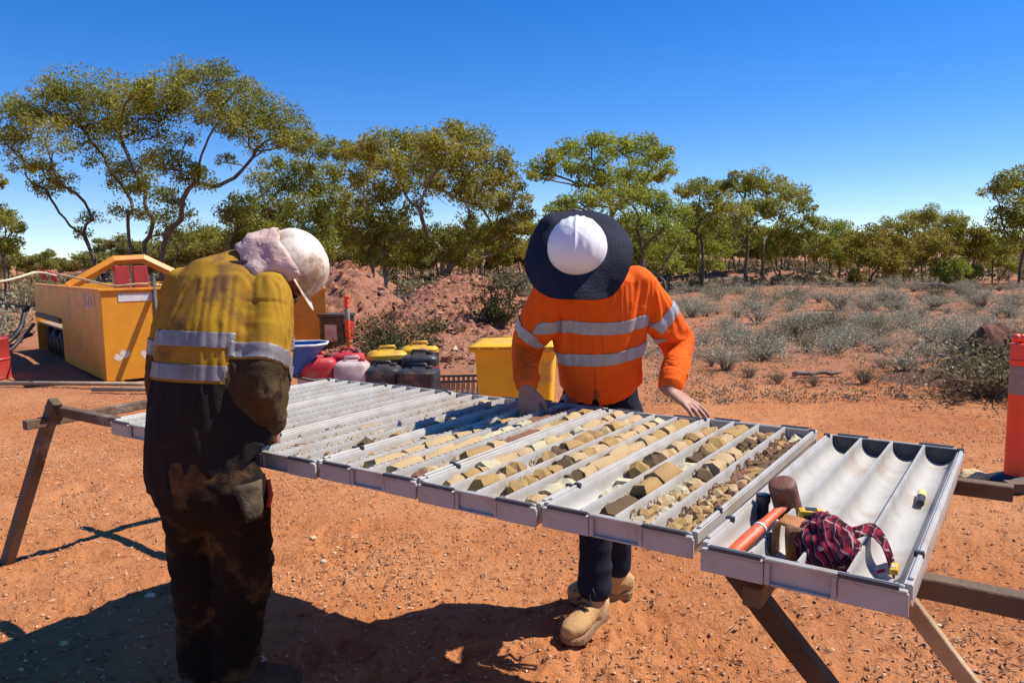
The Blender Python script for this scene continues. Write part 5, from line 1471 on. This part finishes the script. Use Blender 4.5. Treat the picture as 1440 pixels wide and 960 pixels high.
def limb_mesh(name, N, par, rad, lo=0, hi=9, sides=6):
    V = []; F = []
    for i, p in enumerate(par):
        if p < 0 or not (lo <= rad[i] < hi): continue
        a, b = N[p], N[i]; d = (b-a)
        if d.length < 1e-5: continue
        t = d.normalized(); u = Vector((0, 0, 1)) if abs(t.z) < .9 else Vector((1, 0, 0)); u = (u-t*u.dot(t)).normalized(); w = t.cross(u)
        n = sides if rad[i] > .03 else (4 if rad[i] > .015 else 3)
        ra, rb = min(rad[p], rad[i]*1.25), rad[i]; base = len(V)
        for q, r in ((a-t*ra*.3, ra), (b+t*rb*.2, rb)):
            for k in range(n): an = 2*PI*k/n; V.append(q+u*(r*math.cos(an))+w*(r*math.sin(an)))
        for k in range(n): F.append((base+k, base+(k+1) % n, base+n+(k+1) % n, base+n+k))
    return mesh_py(name, V, F, True)
def make_tree(label, bases, clumps, leaf, seed, bark='bark', dens=1.0, lsz=.15, twigs=10, rtip=.0085, group=None, name='mallee_tree', origin=None, hang=.5, big=None):
    rng = np.random.default_rng(seed)
    Nn, par, rad, E = grow(bases, clumps, seed, rtip, .35, twigs)
    o = Vector(origin if origin is not None else bases[0][0]); mv = Matrix.Translation(-o)
    root = empty(name, o, label=label, cat='tree', group=group)
    me = limb_mesh('trunk', Nn, par, rad); me.transform(mv); link('trunk', me, M[bark], root)
    out = []
    for k, tips in E.items():
        c, r, sparse = clumps[k][0], clumps[k][1], clumps[k][2]
        lsz_ = lsz*.84; n = int(1750*dens*r*r*sparse)+60
        for tp in tips:
            pr = r*.50*(.7+.6*rng.random())
            out.append(leaf_quads(np.array(tp)+np.array([0, 0, pr*.1]), max(8, int(n*.78/len(tips)*1.55)), pr, .72, lsz_, rng, hang, .2))
        out.append(leaf_quads(np.array(c)+np.array([0, 0, r*.15]), int(n*.28), r*1.15, .75, lsz_, rng, hang, .0))
    me = mesh_quads('crown', np.concatenate(out).reshape(-1, 3)); me.transform(mv); link('crown', me, M[leaf], root)
    return root
def px_clumps(lst, Y, dy, seed, sparse=1.0, rs=1.0):
    rd = random.Random(seed); out = []
    for it in lst:
        x, y, r = it[:3]; s = it[3] if len(it) > 3 else sparse
        yy = Y+rd.uniform(-dy, dy); out.append((at(x, y+((9 if seed == 3 else 4) if y < 330 and seed < 10 else 0), yy), r*yy/FPX*rs*1.08, s))
    return out
def gb(px, Y, z=None):
    p = at(px, 400, Y); return Vector((p.x, Y, ground_z(p.x, Y)-.08))
# 1 the large spreading tree on the left
cl = px_clumps([(2, 185, 30), (28, 165, 32), (62, 146, 34), (100, 135, 36), (145, 128, 36), (185, 128, 30), (225, 118, 30), (250, 108, 30), (290, 112, 34), (325, 128, 34), (358, 145, 32), (390, 162, 28), (414, 178, 24), (430, 188, 18),
    (15, 200, 26, .6), (60, 178, 30, .7), (105, 165, 32), (150, 158, 32), (195, 158, 32), (235, 150, 34), (275, 150, 34), (310, 158, 30), (345, 168, 28), (385, 186, 22), (408, 196, 22),
    (75, 205, 24, .4), (125, 190, 28, .45), (170, 185, 28, .5), (215, 185, 26, .6), (350, 185, 22, .6), (362, 200, 14, .5),
    (36, 228, 18), (60, 230, 18), (66, 258, 20), (88, 252, 20, .8), (150, 222, 24, .6), (190, 232, 26), (225, 218, 24), (252, 232, 26), (276, 246, 24), (170, 250, 22, .7), (205, 262, 24), (235, 270, 22), (262, 190, 16, .6),
    (180, 290, 20, .6), (215, 298, 22, .6), (255, 300, 22, .7), (130, 300, 16, .5), (230, 330, 20, .5), (262, 345, 20, .5), (118, 330, 12, .5)], 30, 1.9, 3)
make_tree('largest spreading tree on the left with many dark leaning stems', [(gb(205, 30), (.05, .0, 1), 1.2), (gb(180, 30.5), (-.25, .1, 1), 1.0), (gb(222, 29.6), (.30, -.05, 1), 1.1), (gb(150, 30.5), (-.50, 0, .9), .7), (gb(192, 30.2), (-.1, 0, 1), 1.3), (gb(232, 30.4), (.45, .1, 1), .9)], cl, 'leaf_a', 3, 'bark_dark', .78, .145)
# 2 tree leaning right beside it
cl = px_clumps([(440, 212, 20), (470, 208, 20), (488, 218, 16), (408, 236, 18, .7), (382, 228, 16, .6), (440, 240, 22), (468, 240, 18), (365, 255, 20, .7), (398, 262, 24), (432, 268, 24), (462, 262, 20, .7), (345, 285, 22, .8), (380, 292, 26), (418, 296, 26), (450, 298, 22),
    (335, 318, 20), (370, 322, 24), (410, 326, 24), (445, 325, 22), (305, 340, 20), (340, 345, 22), (392, 345, 22), (470, 330, 20), (318, 225, 14, .4), (425, 350, 20), (460, 352, 20), (330, 300, 24), (365, 310, 26), (400, 345, 26), (440, 345, 26), (475, 345, 24), (480, 300, 22), (472, 280, 22), (350, 345, 24)], 33, 2.2, 5)
make_tree('tree with tiered flat foliage behind the hard hat of the man in yellow', [(gb(318, 33), (.12, 0, 1), 1.6), (gb(400, 33.5), (.1, 0, 1), 1.2), (gb(440, 33), (0, 0, 1), 1.0)], cl, 'leaf_a', 5, 'bark', 1.0, .15)
# 3 round crowned tree in the middle
cl = px_clumps([(505, 222, 24), (530, 206, 26), (562, 200, 26), (596, 200, 26), (630, 194, 28), (662, 200, 28), (688, 222, 26), (706, 248, 24), (722, 274, 22), (734, 300, 18), (742, 318, 12),
    (512, 250, 24), (545, 232, 30), (582, 230, 32), (620, 228, 32), (655, 234, 30), (682, 256, 26), (500, 280, 22), (530, 275, 28), (568, 262, 28), (604, 256, 26), (640, 264, 28), (672, 284, 26), (702, 290, 24), (718, 318, 20),
    (492, 308, 20), (520, 310, 26), (552, 304, 22, .7), (590, 290, 18, .6), (505, 340, 22), (535, 342, 24), (700, 330, 22), (715, 346, 16), (568, 335, 22, .8), (655, 312, 18, .6), (670, 340, 20, .8), (640, 345, 20, .7), (605, 325, 16, .5), (520, 332, 26, 1.2), (545, 322, 26, 1.2), (575, 352, 24, 1.2), (620, 352, 22), (690, 346, 26, 1.2), (725, 352, 18, 1.2), (510, 365, 22, 1.2), (556, 368, 20), (655, 364, 20), (702, 364, 20, 1.2)], 28, 2.2, 7)
make_tree('broad round topped tree in the middle with white forked limbs', [(gb(622, 28), (.02, 0, 1), 1.5), (gb(545, 28.4), (-.05, 0, 1), 1.2), (gb(530, 27.8), (-.15, 0, 1), 1.0), (gb(672, 28.6), (.2, 0, 1), 1.0)], cl, 'leaf_c', 7, 'bark', 1.05, .145)
# 4 tree behind the brimmed hat
cl = px_clumps([(762, 240, 20), (775, 222, 16), (750, 245, 10), (802, 212, 20), (832, 206, 24), (865, 204, 22), (898, 208, 24), (925, 220, 22), (938, 236, 14), (812, 236, 20), (848, 238, 24), (884, 244, 24), (915, 246, 18), (830, 258, 18, .7), (862, 264, 22, .8), (896, 272, 22, .9)], 27, 1.4, 9)
make_tree('tall tree with clumped green top rising behind the brimmed hat', [(gb(858, 27), (.0, 0, 1), 1.4), (gb(800, 27.3), (-.1, 0, 1), 1.4)], cl, 'leaf_b', 9, 'bark_dark', 1.25, .14)
cl = px_clumps([(795, 292, 18), (815, 285, 20), (845, 290, 24), (880, 282, 26), (910, 288, 26), (938, 296, 24), (958, 308, 18), (860, 318, 24), (895, 320, 28), (930, 326, 26), (955, 338, 18), (905, 352, 24), (935, 360, 22), (950, 378, 14), (918, 380, 16), (890, 360, 18), (780, 300, 16)], 21.5, 1.3, 10)
make_tree('bright green low bushy tree behind the shoulder of the man in orange', [(gb(905, 21.5), (0, 0, 1), .6), (gb(935, 21.8), (.1, 0, 1), .5), (gb(850, 21.7), (-.1, 0, 1), .7)], cl, 'leaf_b', 10, 'bark_dark', 1.5, .11)
# 5 trees right of the man in orange
cl = px_clumps([(962, 272, 16), (985, 268, 18), (1010, 276, 22), (1035, 266, 22), (1062, 262, 24), (1090, 268, 22), (1115, 278, 20), (1132, 294, 16), (1138, 312, 12), (1000, 300, 22), (1030, 298, 24), (1062, 296, 24), (1092, 300, 22), (1112, 316, 18), (975, 300, 18), (1050, 325, 18, .7), (1085, 330, 16, .7), (1010, 328, 20), (980, 330, 18)], 31, 1.6, 11)
make_tree('wide olive tree on two thin stems right of the man in orange', [(gb(1048, 31), (.02, 0, 1), 1.6), (gb(1070, 31.3), (.1, 0, 1), 1.4), (gb(988, 31.5), (-.05, 0, 1), 1.0)], cl, 'leaf_a', 11, 'bark_dark', 1.15, .14)
cl = px_clumps([(965, 350, 20), (990, 345, 20), (1015, 352, 18), (1072, 345, 16), (1085, 360, 14), (950, 330, 16), (1000, 370, 16), (975, 375, 16)], 33.5, 1.2, 12)
make_tree('short dense tree under the wide olive tree', [(gb(985, 33.5), (0, 0, 1), .6), (gb(1075, 33.4), (0, 0, 1), .8)], cl, 'leaf_b', 12, 'bark_dark', 1.2, .14)
small = [
 ((1132, 32, [(1115, 335, 16), (1140, 328, 18), (1160, 340, 14), (1128, 352, 16), (1150, 358, 14)]), 'leaf_a', 'thin small tree just right of the wide olive tree'),
 ((1180, 36, [(1148, 345, 14), (1165, 350, 14), (1192, 348, 16), (1208, 355, 14), (1178, 366, 14)]), 'leaf_gold', 'golden green tree between the wide olive tree and forward forked tree'),
 ((1165, 44, [(1160, 318, 12, .7), (1180, 322, 12, .7), (1195, 330, 10, .6), (1172, 334, 12, .7)]), 'leaf_a', 'pale distant tree showing above the small right hand trees'),
 ((1180, 34, [(1165, 345, 16), (1185, 336, 18), (1172, 362, 16), (1195, 355, 14)]), 'leaf_b', 'small yellow green tree second right of the wide olive tree'),
 ((1222, 29, [(1200, 345, 16), (1222, 335, 20), (1245, 345, 18), (1212, 366, 18), (1238, 372, 18), (1262, 382, 16), (1250, 362, 16), (1205, 390, 12)]), 'leaf_gold', 'golden low tree standing forward over the scrub with forked stems'),
 ((1270, 33, [(1255, 342, 16), (1275, 332, 18), (1292, 345, 16), (1270, 360, 16)]), 'leaf_gold', 'golden tree directly right of the forward forked tree'),
 ((1312, 28.5, [(1290, 352, 16), (1312, 342, 20), (1335, 352, 16), (1300, 372, 16), (1326, 378, 14)]), 'leaf_gold', 'golden tree with slanted stems left of the right edge group'),
 ((1355, 30, [(1338, 338, 16), (1358, 330, 18), (1378, 338, 16), (1350, 356, 16), (1372, 362, 16)]), 'leaf_gold', 'yellow green tree in front of the right edge group'),
 ((1336, 27, [(1325, 384, 12), (1345, 376, 16), (1362, 386, 14), (1340, 396, 12)]), 'leaf_b', 'lowest bright bushy tree near the white post on the right'),
 ((1395, 31, [(1385, 346, 16), (1402, 336, 18), (1418, 352, 18), (1395, 366, 16), (1420, 376, 14)]), 'leaf_a', 'leaning dark stemmed tree at the right edge'),
 ((1432, 28, [(1398, 272, 14), (1418, 262, 18), (1442, 258, 22), (1470, 268, 24), (1408, 306, 16), (1430, 312, 22), (1460, 310, 24), (1445, 340, 22), (1475, 345, 24), (1428, 285, 14, .6)]), 'leaf_a', 'tallest tree at the right edge, cut by the frame'),
 ((1290, 46, [(1255, 318, 14), (1280, 312, 16), (1305, 308, 16), (1330, 314, 16), (1352, 320, 14), (1300, 325, 16), (1330, 330, 14)]), 'leaf_a', 'dull flat topped tree behind the golden trees'),
 ((6, 27, [(-20, 300, 22), (4, 312, 20), (22, 322, 12), (-8, 340, 20), (14, 350, 16), (-5, 258, 12), (-25, 262, 18)]), 'leaf_a', 'tree cut by the left edge of the picture'),
]
for i, ((bx, Y, lst), lf, lab) in enumerate(small):
    cl = px_clumps(lst, Y, 1.0, 40+i, 1.1, 1.1)
    b = gb(bx, Y)
    make_tree(lab, [(b, (.05, 0, 1), .9), (b+Vector((.35, .2, 0)), (.25, 0, 1), .7), (b+Vector((-.3, .1, 0)), (-.22, 0, 1), .7)], cl, lf, 40+i, 'bark_dark', 1.25, .13, 6)
# far trees: three kinds, copied along the horizon
def copy_thing(src, loc, rz, sc, label=None, group=None):
    r = src.copy(); COL.objects.link(r); r.location = loc; r.rotation_euler = (0, 0, rz); r.scale = sc
    if label: r['label'] = label
    if group: r['group'] = group
    for ch in src.children:
        c = ch.copy(); COL.objects.link(c); c.parent = r
    return r
frd = random.Random(77); protos = []
for k in range(4):
    cl = []
    for _ in range(9):
        a = frd.uniform(0, 2*PI); rr = frd.uniform(.2, 1.7); h = 2.9-.55*rr+frd.uniform(-.6, .4)
        cl.append((Vector((math.cos(a)*rr, math.sin(a)*rr, h)), frd.uniform(.55, .85), 1.2))
    p = make_tree('', [(Vector((0, 0, -.05)), (.1, 0, 1), .8), (Vector((.2, .1, -.05)), (.3, 0, 1), .7), (Vector((-.2, 0, -.05)), (-.3, .1, 1), .7)], cl, 'leaf_far_hazed', 90+k, 'bark_dark', .8, .20, 6, origin=(0, 0, 0))
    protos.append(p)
FARL = 'distant olive mallee tree in the belt along the horizon'; FARG = 'distant trees along the horizon'
spots = []
for x in range(-60, 1500, 24):
    for Yr in ((40, 58), (58, 95)):
        Y = frd.uniform(*Yr); px = x+frd.uniform(-12, 12)
        if 25 < px < 150 and Y < 75: Y = frd.uniform(80, 120)
        if px > 1100: Y = max(Y, frd.uniform(62, 105))
        spots.append((px, Y))
KIND = ['olive', 'golden olive', 'dull olive', 'yellow green']
def far_label(k, px, Y):
    w = 'behind the largest left tree' if px < 330 else ('behind the middle tree and soil heaps' if px < 740 else ('behind the man in orange' if px < 960 else ('behind the wide olive tree' if px < 1160 else 'behind the golden trees on the right')))
    d = 'distant' if Y < 58 else 'very distant'
    return f'{d} {KIND[k]} mallee tree on the horizon {w}', f'{d} {KIND[k]} trees {w}'
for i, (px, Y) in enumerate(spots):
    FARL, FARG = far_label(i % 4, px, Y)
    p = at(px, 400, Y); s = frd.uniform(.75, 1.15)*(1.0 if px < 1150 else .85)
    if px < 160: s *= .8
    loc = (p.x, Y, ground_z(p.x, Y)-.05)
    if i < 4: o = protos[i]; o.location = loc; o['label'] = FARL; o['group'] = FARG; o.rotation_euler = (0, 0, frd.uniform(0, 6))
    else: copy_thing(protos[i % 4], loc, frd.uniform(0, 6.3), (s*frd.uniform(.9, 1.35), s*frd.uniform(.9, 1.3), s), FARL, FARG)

# ------------------------------------------------------------------ shrubs
def shrub(name, seed, r, h, n, lsz, leaf, label, loc=(0, 0, 0), stems=26, group=None, rag=.35, up=True, cat='bush'):
    rng = np.random.default_rng(seed); rd = random.Random(seed); root = empty(name, loc, label=label, cat=cat, group=group); V = MB(); out = []
    ends = []
    for i in range(stems):
        a = rd.uniform(0, 2*PI); e = math.sqrt(rd.random())*.95; k = 1+rd.uniform(-rag, rag)*.7
        tip = Vector((math.cos(a)*e*r*k, math.sin(a)*e*r*k, h*(1.0-.55*e*e)*k)); mid = tip*.5+Vector((rd.uniform(-.06, .06)*r, rd.uniform(-.06, .06)*r, .12*h))
        V.tube([(tip.x*.08, tip.y*.08, -.03), mid, tip], [.010*h+.004, .006*h+.003, .002], 4, caps=False); ends += [(tip, 1.0), (mid, .75)]
    for tp, k in ends:
        out.append(leaf_quads(np.array(tp), n//len(ends), r*.26*k, .8, lsz, rng, -.55 if up else .2, .2))
    V.build('stems', M['twig'], root); me = mesh_quads('foliage', np.concatenate(out).reshape(-1, 3)); link('foliage', me, M[leaf], root)
    return root
g0 = lambda px, py: (lambda p: Vector((p.x, p.y, ground_z(p.x, p.y))))(on(px, py))
shrub('bush', 1, .68, .62, 5200, .045, 'leaf_bush', 'low dark green bush behind the row of containers', (-1.68, 10.35, 0), 60)
shrub('bush', 2, .46, .95, 3600, .05, 'leaf_bush', 'upright dark bush on the flank of the nearer soil heap', (-.28, 12.6, .15), 40)
shrub('bush', 3, .42, .40, 2200, .05, 'leaf_salt2', 'yellowish bush crowning the flank beside the brimmed hat', (-.02, 12.9, .85), 30)
shrub('bush', 4, .5, .35, 1500, .05, 'leaf_bush', 'sparse dark bush at the foot of the left soil heap', (-2.3, 13.2, .15), 24)
shrub('bush', 5, .75, .8, 3000, .06, 'leaf_salt2', 'round grey green bush far left beyond the rope', (at(33, 380, 26).x, 26, 0), 36)
shrub('bush', 6, .9, .9, 3000, .06, 'leaf_salt', 'pale dry bush left of the large tank', (-9.4, 13.6, 0), 50)
shrub('bush', 7, .7, .6, 2200, .05, 'leaf_salt', 'second pale dry bush left of the tank, nearer the frame edge', (-8.9, 12.4, 0), 40)
shrub('bush', 8, .95, .5, 3600, .05, 'leaf_salt2', 'tangled brown green bush beside the dark clod on the right', (4.95, 7.75, 0), 50)
shrub('bush', 12, .6, .45, 2000, .05, 'leaf_bush', 'darker tangled bush in front of the dark clod', (5.35, 7.95, 0), 40)
shrub('bush', 31, .4, .35, 1300, .045, 'leaf_salt2', 'small grey green bush in the dip between the two soil heaps', (-2.15, 14.6, .25), 26)
shrub('bush', 32, .45, .3, 1300, .045, 'leaf_bush', 'low dark bush low on the front of the nearer soil heap', (-1.2, 11.9, .25), 26)
shrub('bush', 33, .5, .4, 1400, .045, 'leaf_salt2', 'scrubby bush on top of the left soil heap flank', (-3.1, 16.4, .55), 26)
SB = []
for k in range(6):
    SB.append(shrub('saltbush', 20+k, .43, .36, 1900, .030, 'leaf_salt' if k < 4 else 'leaf_salt2', '', (0, 0, 0), 34))
SL = ['grey green saltbush on the red scrub flat', 'brownish scrub bush on the red scrub flat']; SG = ['grey saltbushes on the scrub flat', 'brownish scrub bushes on the flat']
srd = random.Random(19); place = []
for px, py, w, kd in ((1075, 505, 66, 0), (1135, 495, 40, 1), (1200, 488, 60, 0), (1270, 522, 72, 0), (1240, 515, 34, 1), (1305, 500, 56, 0), (1345, 480, 60, 0), (1065, 455, 60, 0), (1020, 465, 44, 0), (1110, 470, 50, 0), (1160, 465, 52, 0), (1225, 460, 56, 0),
        (1290, 455, 62, 0), (1000, 515, 36, 1), (1055, 530, 30, 1), (1095, 540, 36, 1), (1215, 540, 50, 1), (1145, 545, 30, 1), (990, 485, 40, 0), (1180, 440, 60, 0), (1240, 435, 60, 0), (1310, 440, 60, 0), (1380, 440, 60, 0), (1120, 430, 50, 0), (1060, 430, 50, 0), (1010, 425, 50, 0), (985, 440, 44, 0), (1390, 470, 46, 0), (1420, 450, 50, 0)):
    p = g0(px, py); place.append((p, w*p.y/FPX/.84, kd))
for _ in range(270):
    Y = 9.0+30*srd.random()**.95; x = srd.uniform(.04, .80)*Y+.6
    if Y < 11 and (x < 1.9 or srd.random() < .6): continue
    if noise.noise(Vector((x*.22, Y*.22, 3))) < -.12: continue
    place.append((Vector((x, Y, ground_z(x, Y))), srd.uniform(.45, 1.15), 0 if srd.random() < .78 else 1))
for _ in range(120):
    Y = srd.uniform(14, 46); x = srd.uniform(-.78, .06)*Y
    if Y < 21 and -6.5 < x < 1.2: continue
    if x < -.25*Y and Y < 18: continue
    place.append((Vector((x, Y, ground_z(x, Y))), srd.uniform(.6, 1.4), 0 if srd.random() < .6 else 1))
cntk = [0, 0]; first = [True]*6
for p, s, kd in place:
    if sum(cntk) >= 285: continue
    cntk[kd] += 1
    zone = ('at the near scrub edge' if p.y < 12 else ('amid the scrub' if p.y < 21 else 'at the scrub\'s far edge')) + (' on the right' if p.x > .45*p.y else (' beside the man in orange' if p.x > .04*p.y else ' left of the soil heaps' if p.x < -.3*p.y else ' around the soil heaps'))
    size = 'large' if s > 1.1 else ('small' if s < .75 else 'knee high')
    LB = f"{size} {'grey green saltbush' if kd == 0 else 'brownish scrub bush'} {zone}"; GB = LB.replace('bush', 'bushes')
    k = srd.randrange(4) if kd == 0 else 4+srd.randrange(2); sc = (s, s*srd.uniform(.85, 1.15), s*srd.uniform(.75, 1.15))
    if first[k]:
        first[k] = False; o = SB[k]; o.location = p; o.scale = sc; o['label'] = LB; o['group'] = GB
    else: copy_thing(SB[k], p, srd.uniform(0, 6.3), sc, LB, GB)
# dry tufts and low ground cover between the bushes: one mass
def cover():
    rng = np.random.default_rng(5); out = []; rd = random.Random(6)
    for _ in range(1500):
        Y = 7.6+26*rd.random()**1.5; x = rd.uniform(.18, .80)*Y
        if noise.noise(Vector((x*.5, Y*.5, 9))) < -.25: continue
        out.append(leaf_quads(np.array([x, Y, ground_z(x, Y)+.03]), 26, rd.uniform(.06, .22), .3, .032, rng, -.2, .1))
    for _ in range(500):
        Y = rd.uniform(9.5, 22); x = rd.uniform(-.45, .2)*Y
        out.append(leaf_quads(np.array([x, Y, ground_z(x, Y)+.03]), 20, rd.uniform(.06, .2), .3, .032, rng, -.2, .1))
    link('dry_ground_cover', mesh_quads('dry_ground_cover', np.concatenate(out).reshape(-1, 3)), leaf_material('dry_cover', [(.08, .06, .035), (.17, .13, .075), (.28, .23, .15), (.42, .36, .27)], .1, 2), kind='stuff')
cover()
def low_scrub():
    rng = np.random.default_rng(15); out = []; rd = random.Random(16)
    for _ in range(1700):
        Y = 10.5+27*rd.random(); x = rd.uniform(.0, .82)*Y+.5
        if noise.noise(Vector((x*.3, Y*.3, 6))) < -.22: continue
        h = rd.uniform(.10, .26); w = rd.uniform(.15, .40)
        out.append(leaf_quads(np.array([x, Y, ground_z(x, Y)+h*.55]), int(150*w/.3), w, h/w*.8, .036, rng, -.5, .2))
    link('low_scrub', mesh_quads('low_scrub', np.concatenate(out).reshape(-1, 3)), M['leaf_salt'], kind='stuff', label='low grey green scrub carpeting the red flat between the bushes')
low_scrub()
def far_scrub():
    rng = np.random.default_rng(8); out = []; rd = random.Random(9)
    for _ in range(5200):
        Y = rd.uniform(30, 130); x = rd.uniform(-.95, .95)*Y; h = rd.uniform(.2, .7)*(1+Y/200)
        if noise.noise(Vector((x*.09, Y*.09, 2))) < -.12: continue
        out.append(leaf_quads(np.array([x, Y, ground_z(x, Y)+h*.4]), 26, h*.9, .7, .26, rng, -.2, .1))
    link('far_scrub', mesh_quads('far_scrub', np.concatenate(out).reshape(-1, 3)), leaf_material('far_scrub', [(.07, .065, .03), (.13, .12, .055), (.20, .18, .09), (.30, .27, .17)], .2, .15), kind='stuff', label='low scrub massed under the distant trees')
far_scrub()
# fallen logs and sticks
def log(p, q, r, label, seed, mat='bark_dark'):
    rd = random.Random(seed); p, q = Vector(p), Vector(q); n = 8; pts = []
    for i in range(n+1): pts.append(p.lerp(q, i/n)+Vector((rd.uniform(-1, 1)*r*.5, rd.uniform(-1, 1)*r*.8, rd.uniform(-.3, .6)*r)))
    mb = MB(); mb.tube(pts, [r*(1-.45*i/n)*rd.uniform(.9, 1.1) for i in range(n+1)], 9)
    for _ in range(1):
        i = rd.randrange(2, n); d = Vector((rd.uniform(-1, 1), rd.uniform(-1, 1), rd.uniform(.05, .25))).normalized(); mb.tube([pts[i], pts[i]+d*r*2.5, pts[i]+d*r*4.5+Vector((0, 0, r*.3))], [r*.4, r*.28, r*.1], 6)
    mb.build('fallen_log', M[mat], None, True, label=label, cat='log')
z_ = lambda p, h: Vector((p.x, p.y, p.z+h))
log(z_(g0(975, 408), .16), z_(g0(1062, 398), .12), .13, 'dark fallen log near the foot of the wide olive tree', 1)
log(z_(g0(1115, 532), .05), z_(g0(1185, 528), .05), .035, 'grey stick lying in front of the brown scrub', 2, 'bark')
log(z_(g0(1290, 418), .15), z_(g0(1345, 422), .12), .12, 'dark fallen log in front of the golden trees', 3)
log(z_(g0(1120, 452), .1), z_(g0(1170, 448), .08), .06, 'thin pale log among the saltbush', 4, 'bark')
log(z_(g0(1320, 505), .04), z_(g0(1405, 520), .10), .03, 'dead grey branch lying beside the tangled bush', 5, 'bark')
log((-2.0, 15.6, .9), (-1.5, 15.0, .5), .03, 'bare dead branch poking out between the soil heaps', 6, 'bark')
def picket(px, py, h, r, mat, label):
    p = g0(px, py); mb = MB(); mb.tube([p-Vector((0, 0, .1)), p+Vector((.02, 0, h))], r, 8); mb.build('post', M[mat], None, label=label, cat='post')
picket(1366, 405, .95, .03, 'white_paint', 'thin white post standing before the trees on the right')
picket(687, 392, 1.0, .018, 'dark_metal', 'thin dark fence picket behind the nearer soil heap')
# loose stones on the bare ground
grd = random.Random(12)
for i, (px, py, r) in enumerate(((212, 840, .035), (15, 900, .016), (36, 930, .014), (30, 944, .016), (90, 905, .03), (545, 672, .028), (575, 685, .02), (608, 706, .025), (440, 760, .03), (455, 790, .028), (470, 778, .02), (905, 910, .013), (1075, 905, .016), (1170, 915, .016), (1395, 905, .016), (1320, 880, .018))):
    p = g0(px, py); stone('pebble', (p.x, p.y, p.z+r*.12), (r*.62, r*.62*grd.uniform(.6, 1), r*.4), M['core_tan'] if i % 3 else M['core_pale'], 'small pale stone lying loose on the red ground', 'pebble', i)['group'] = 'loose pale stones on the bare ground'
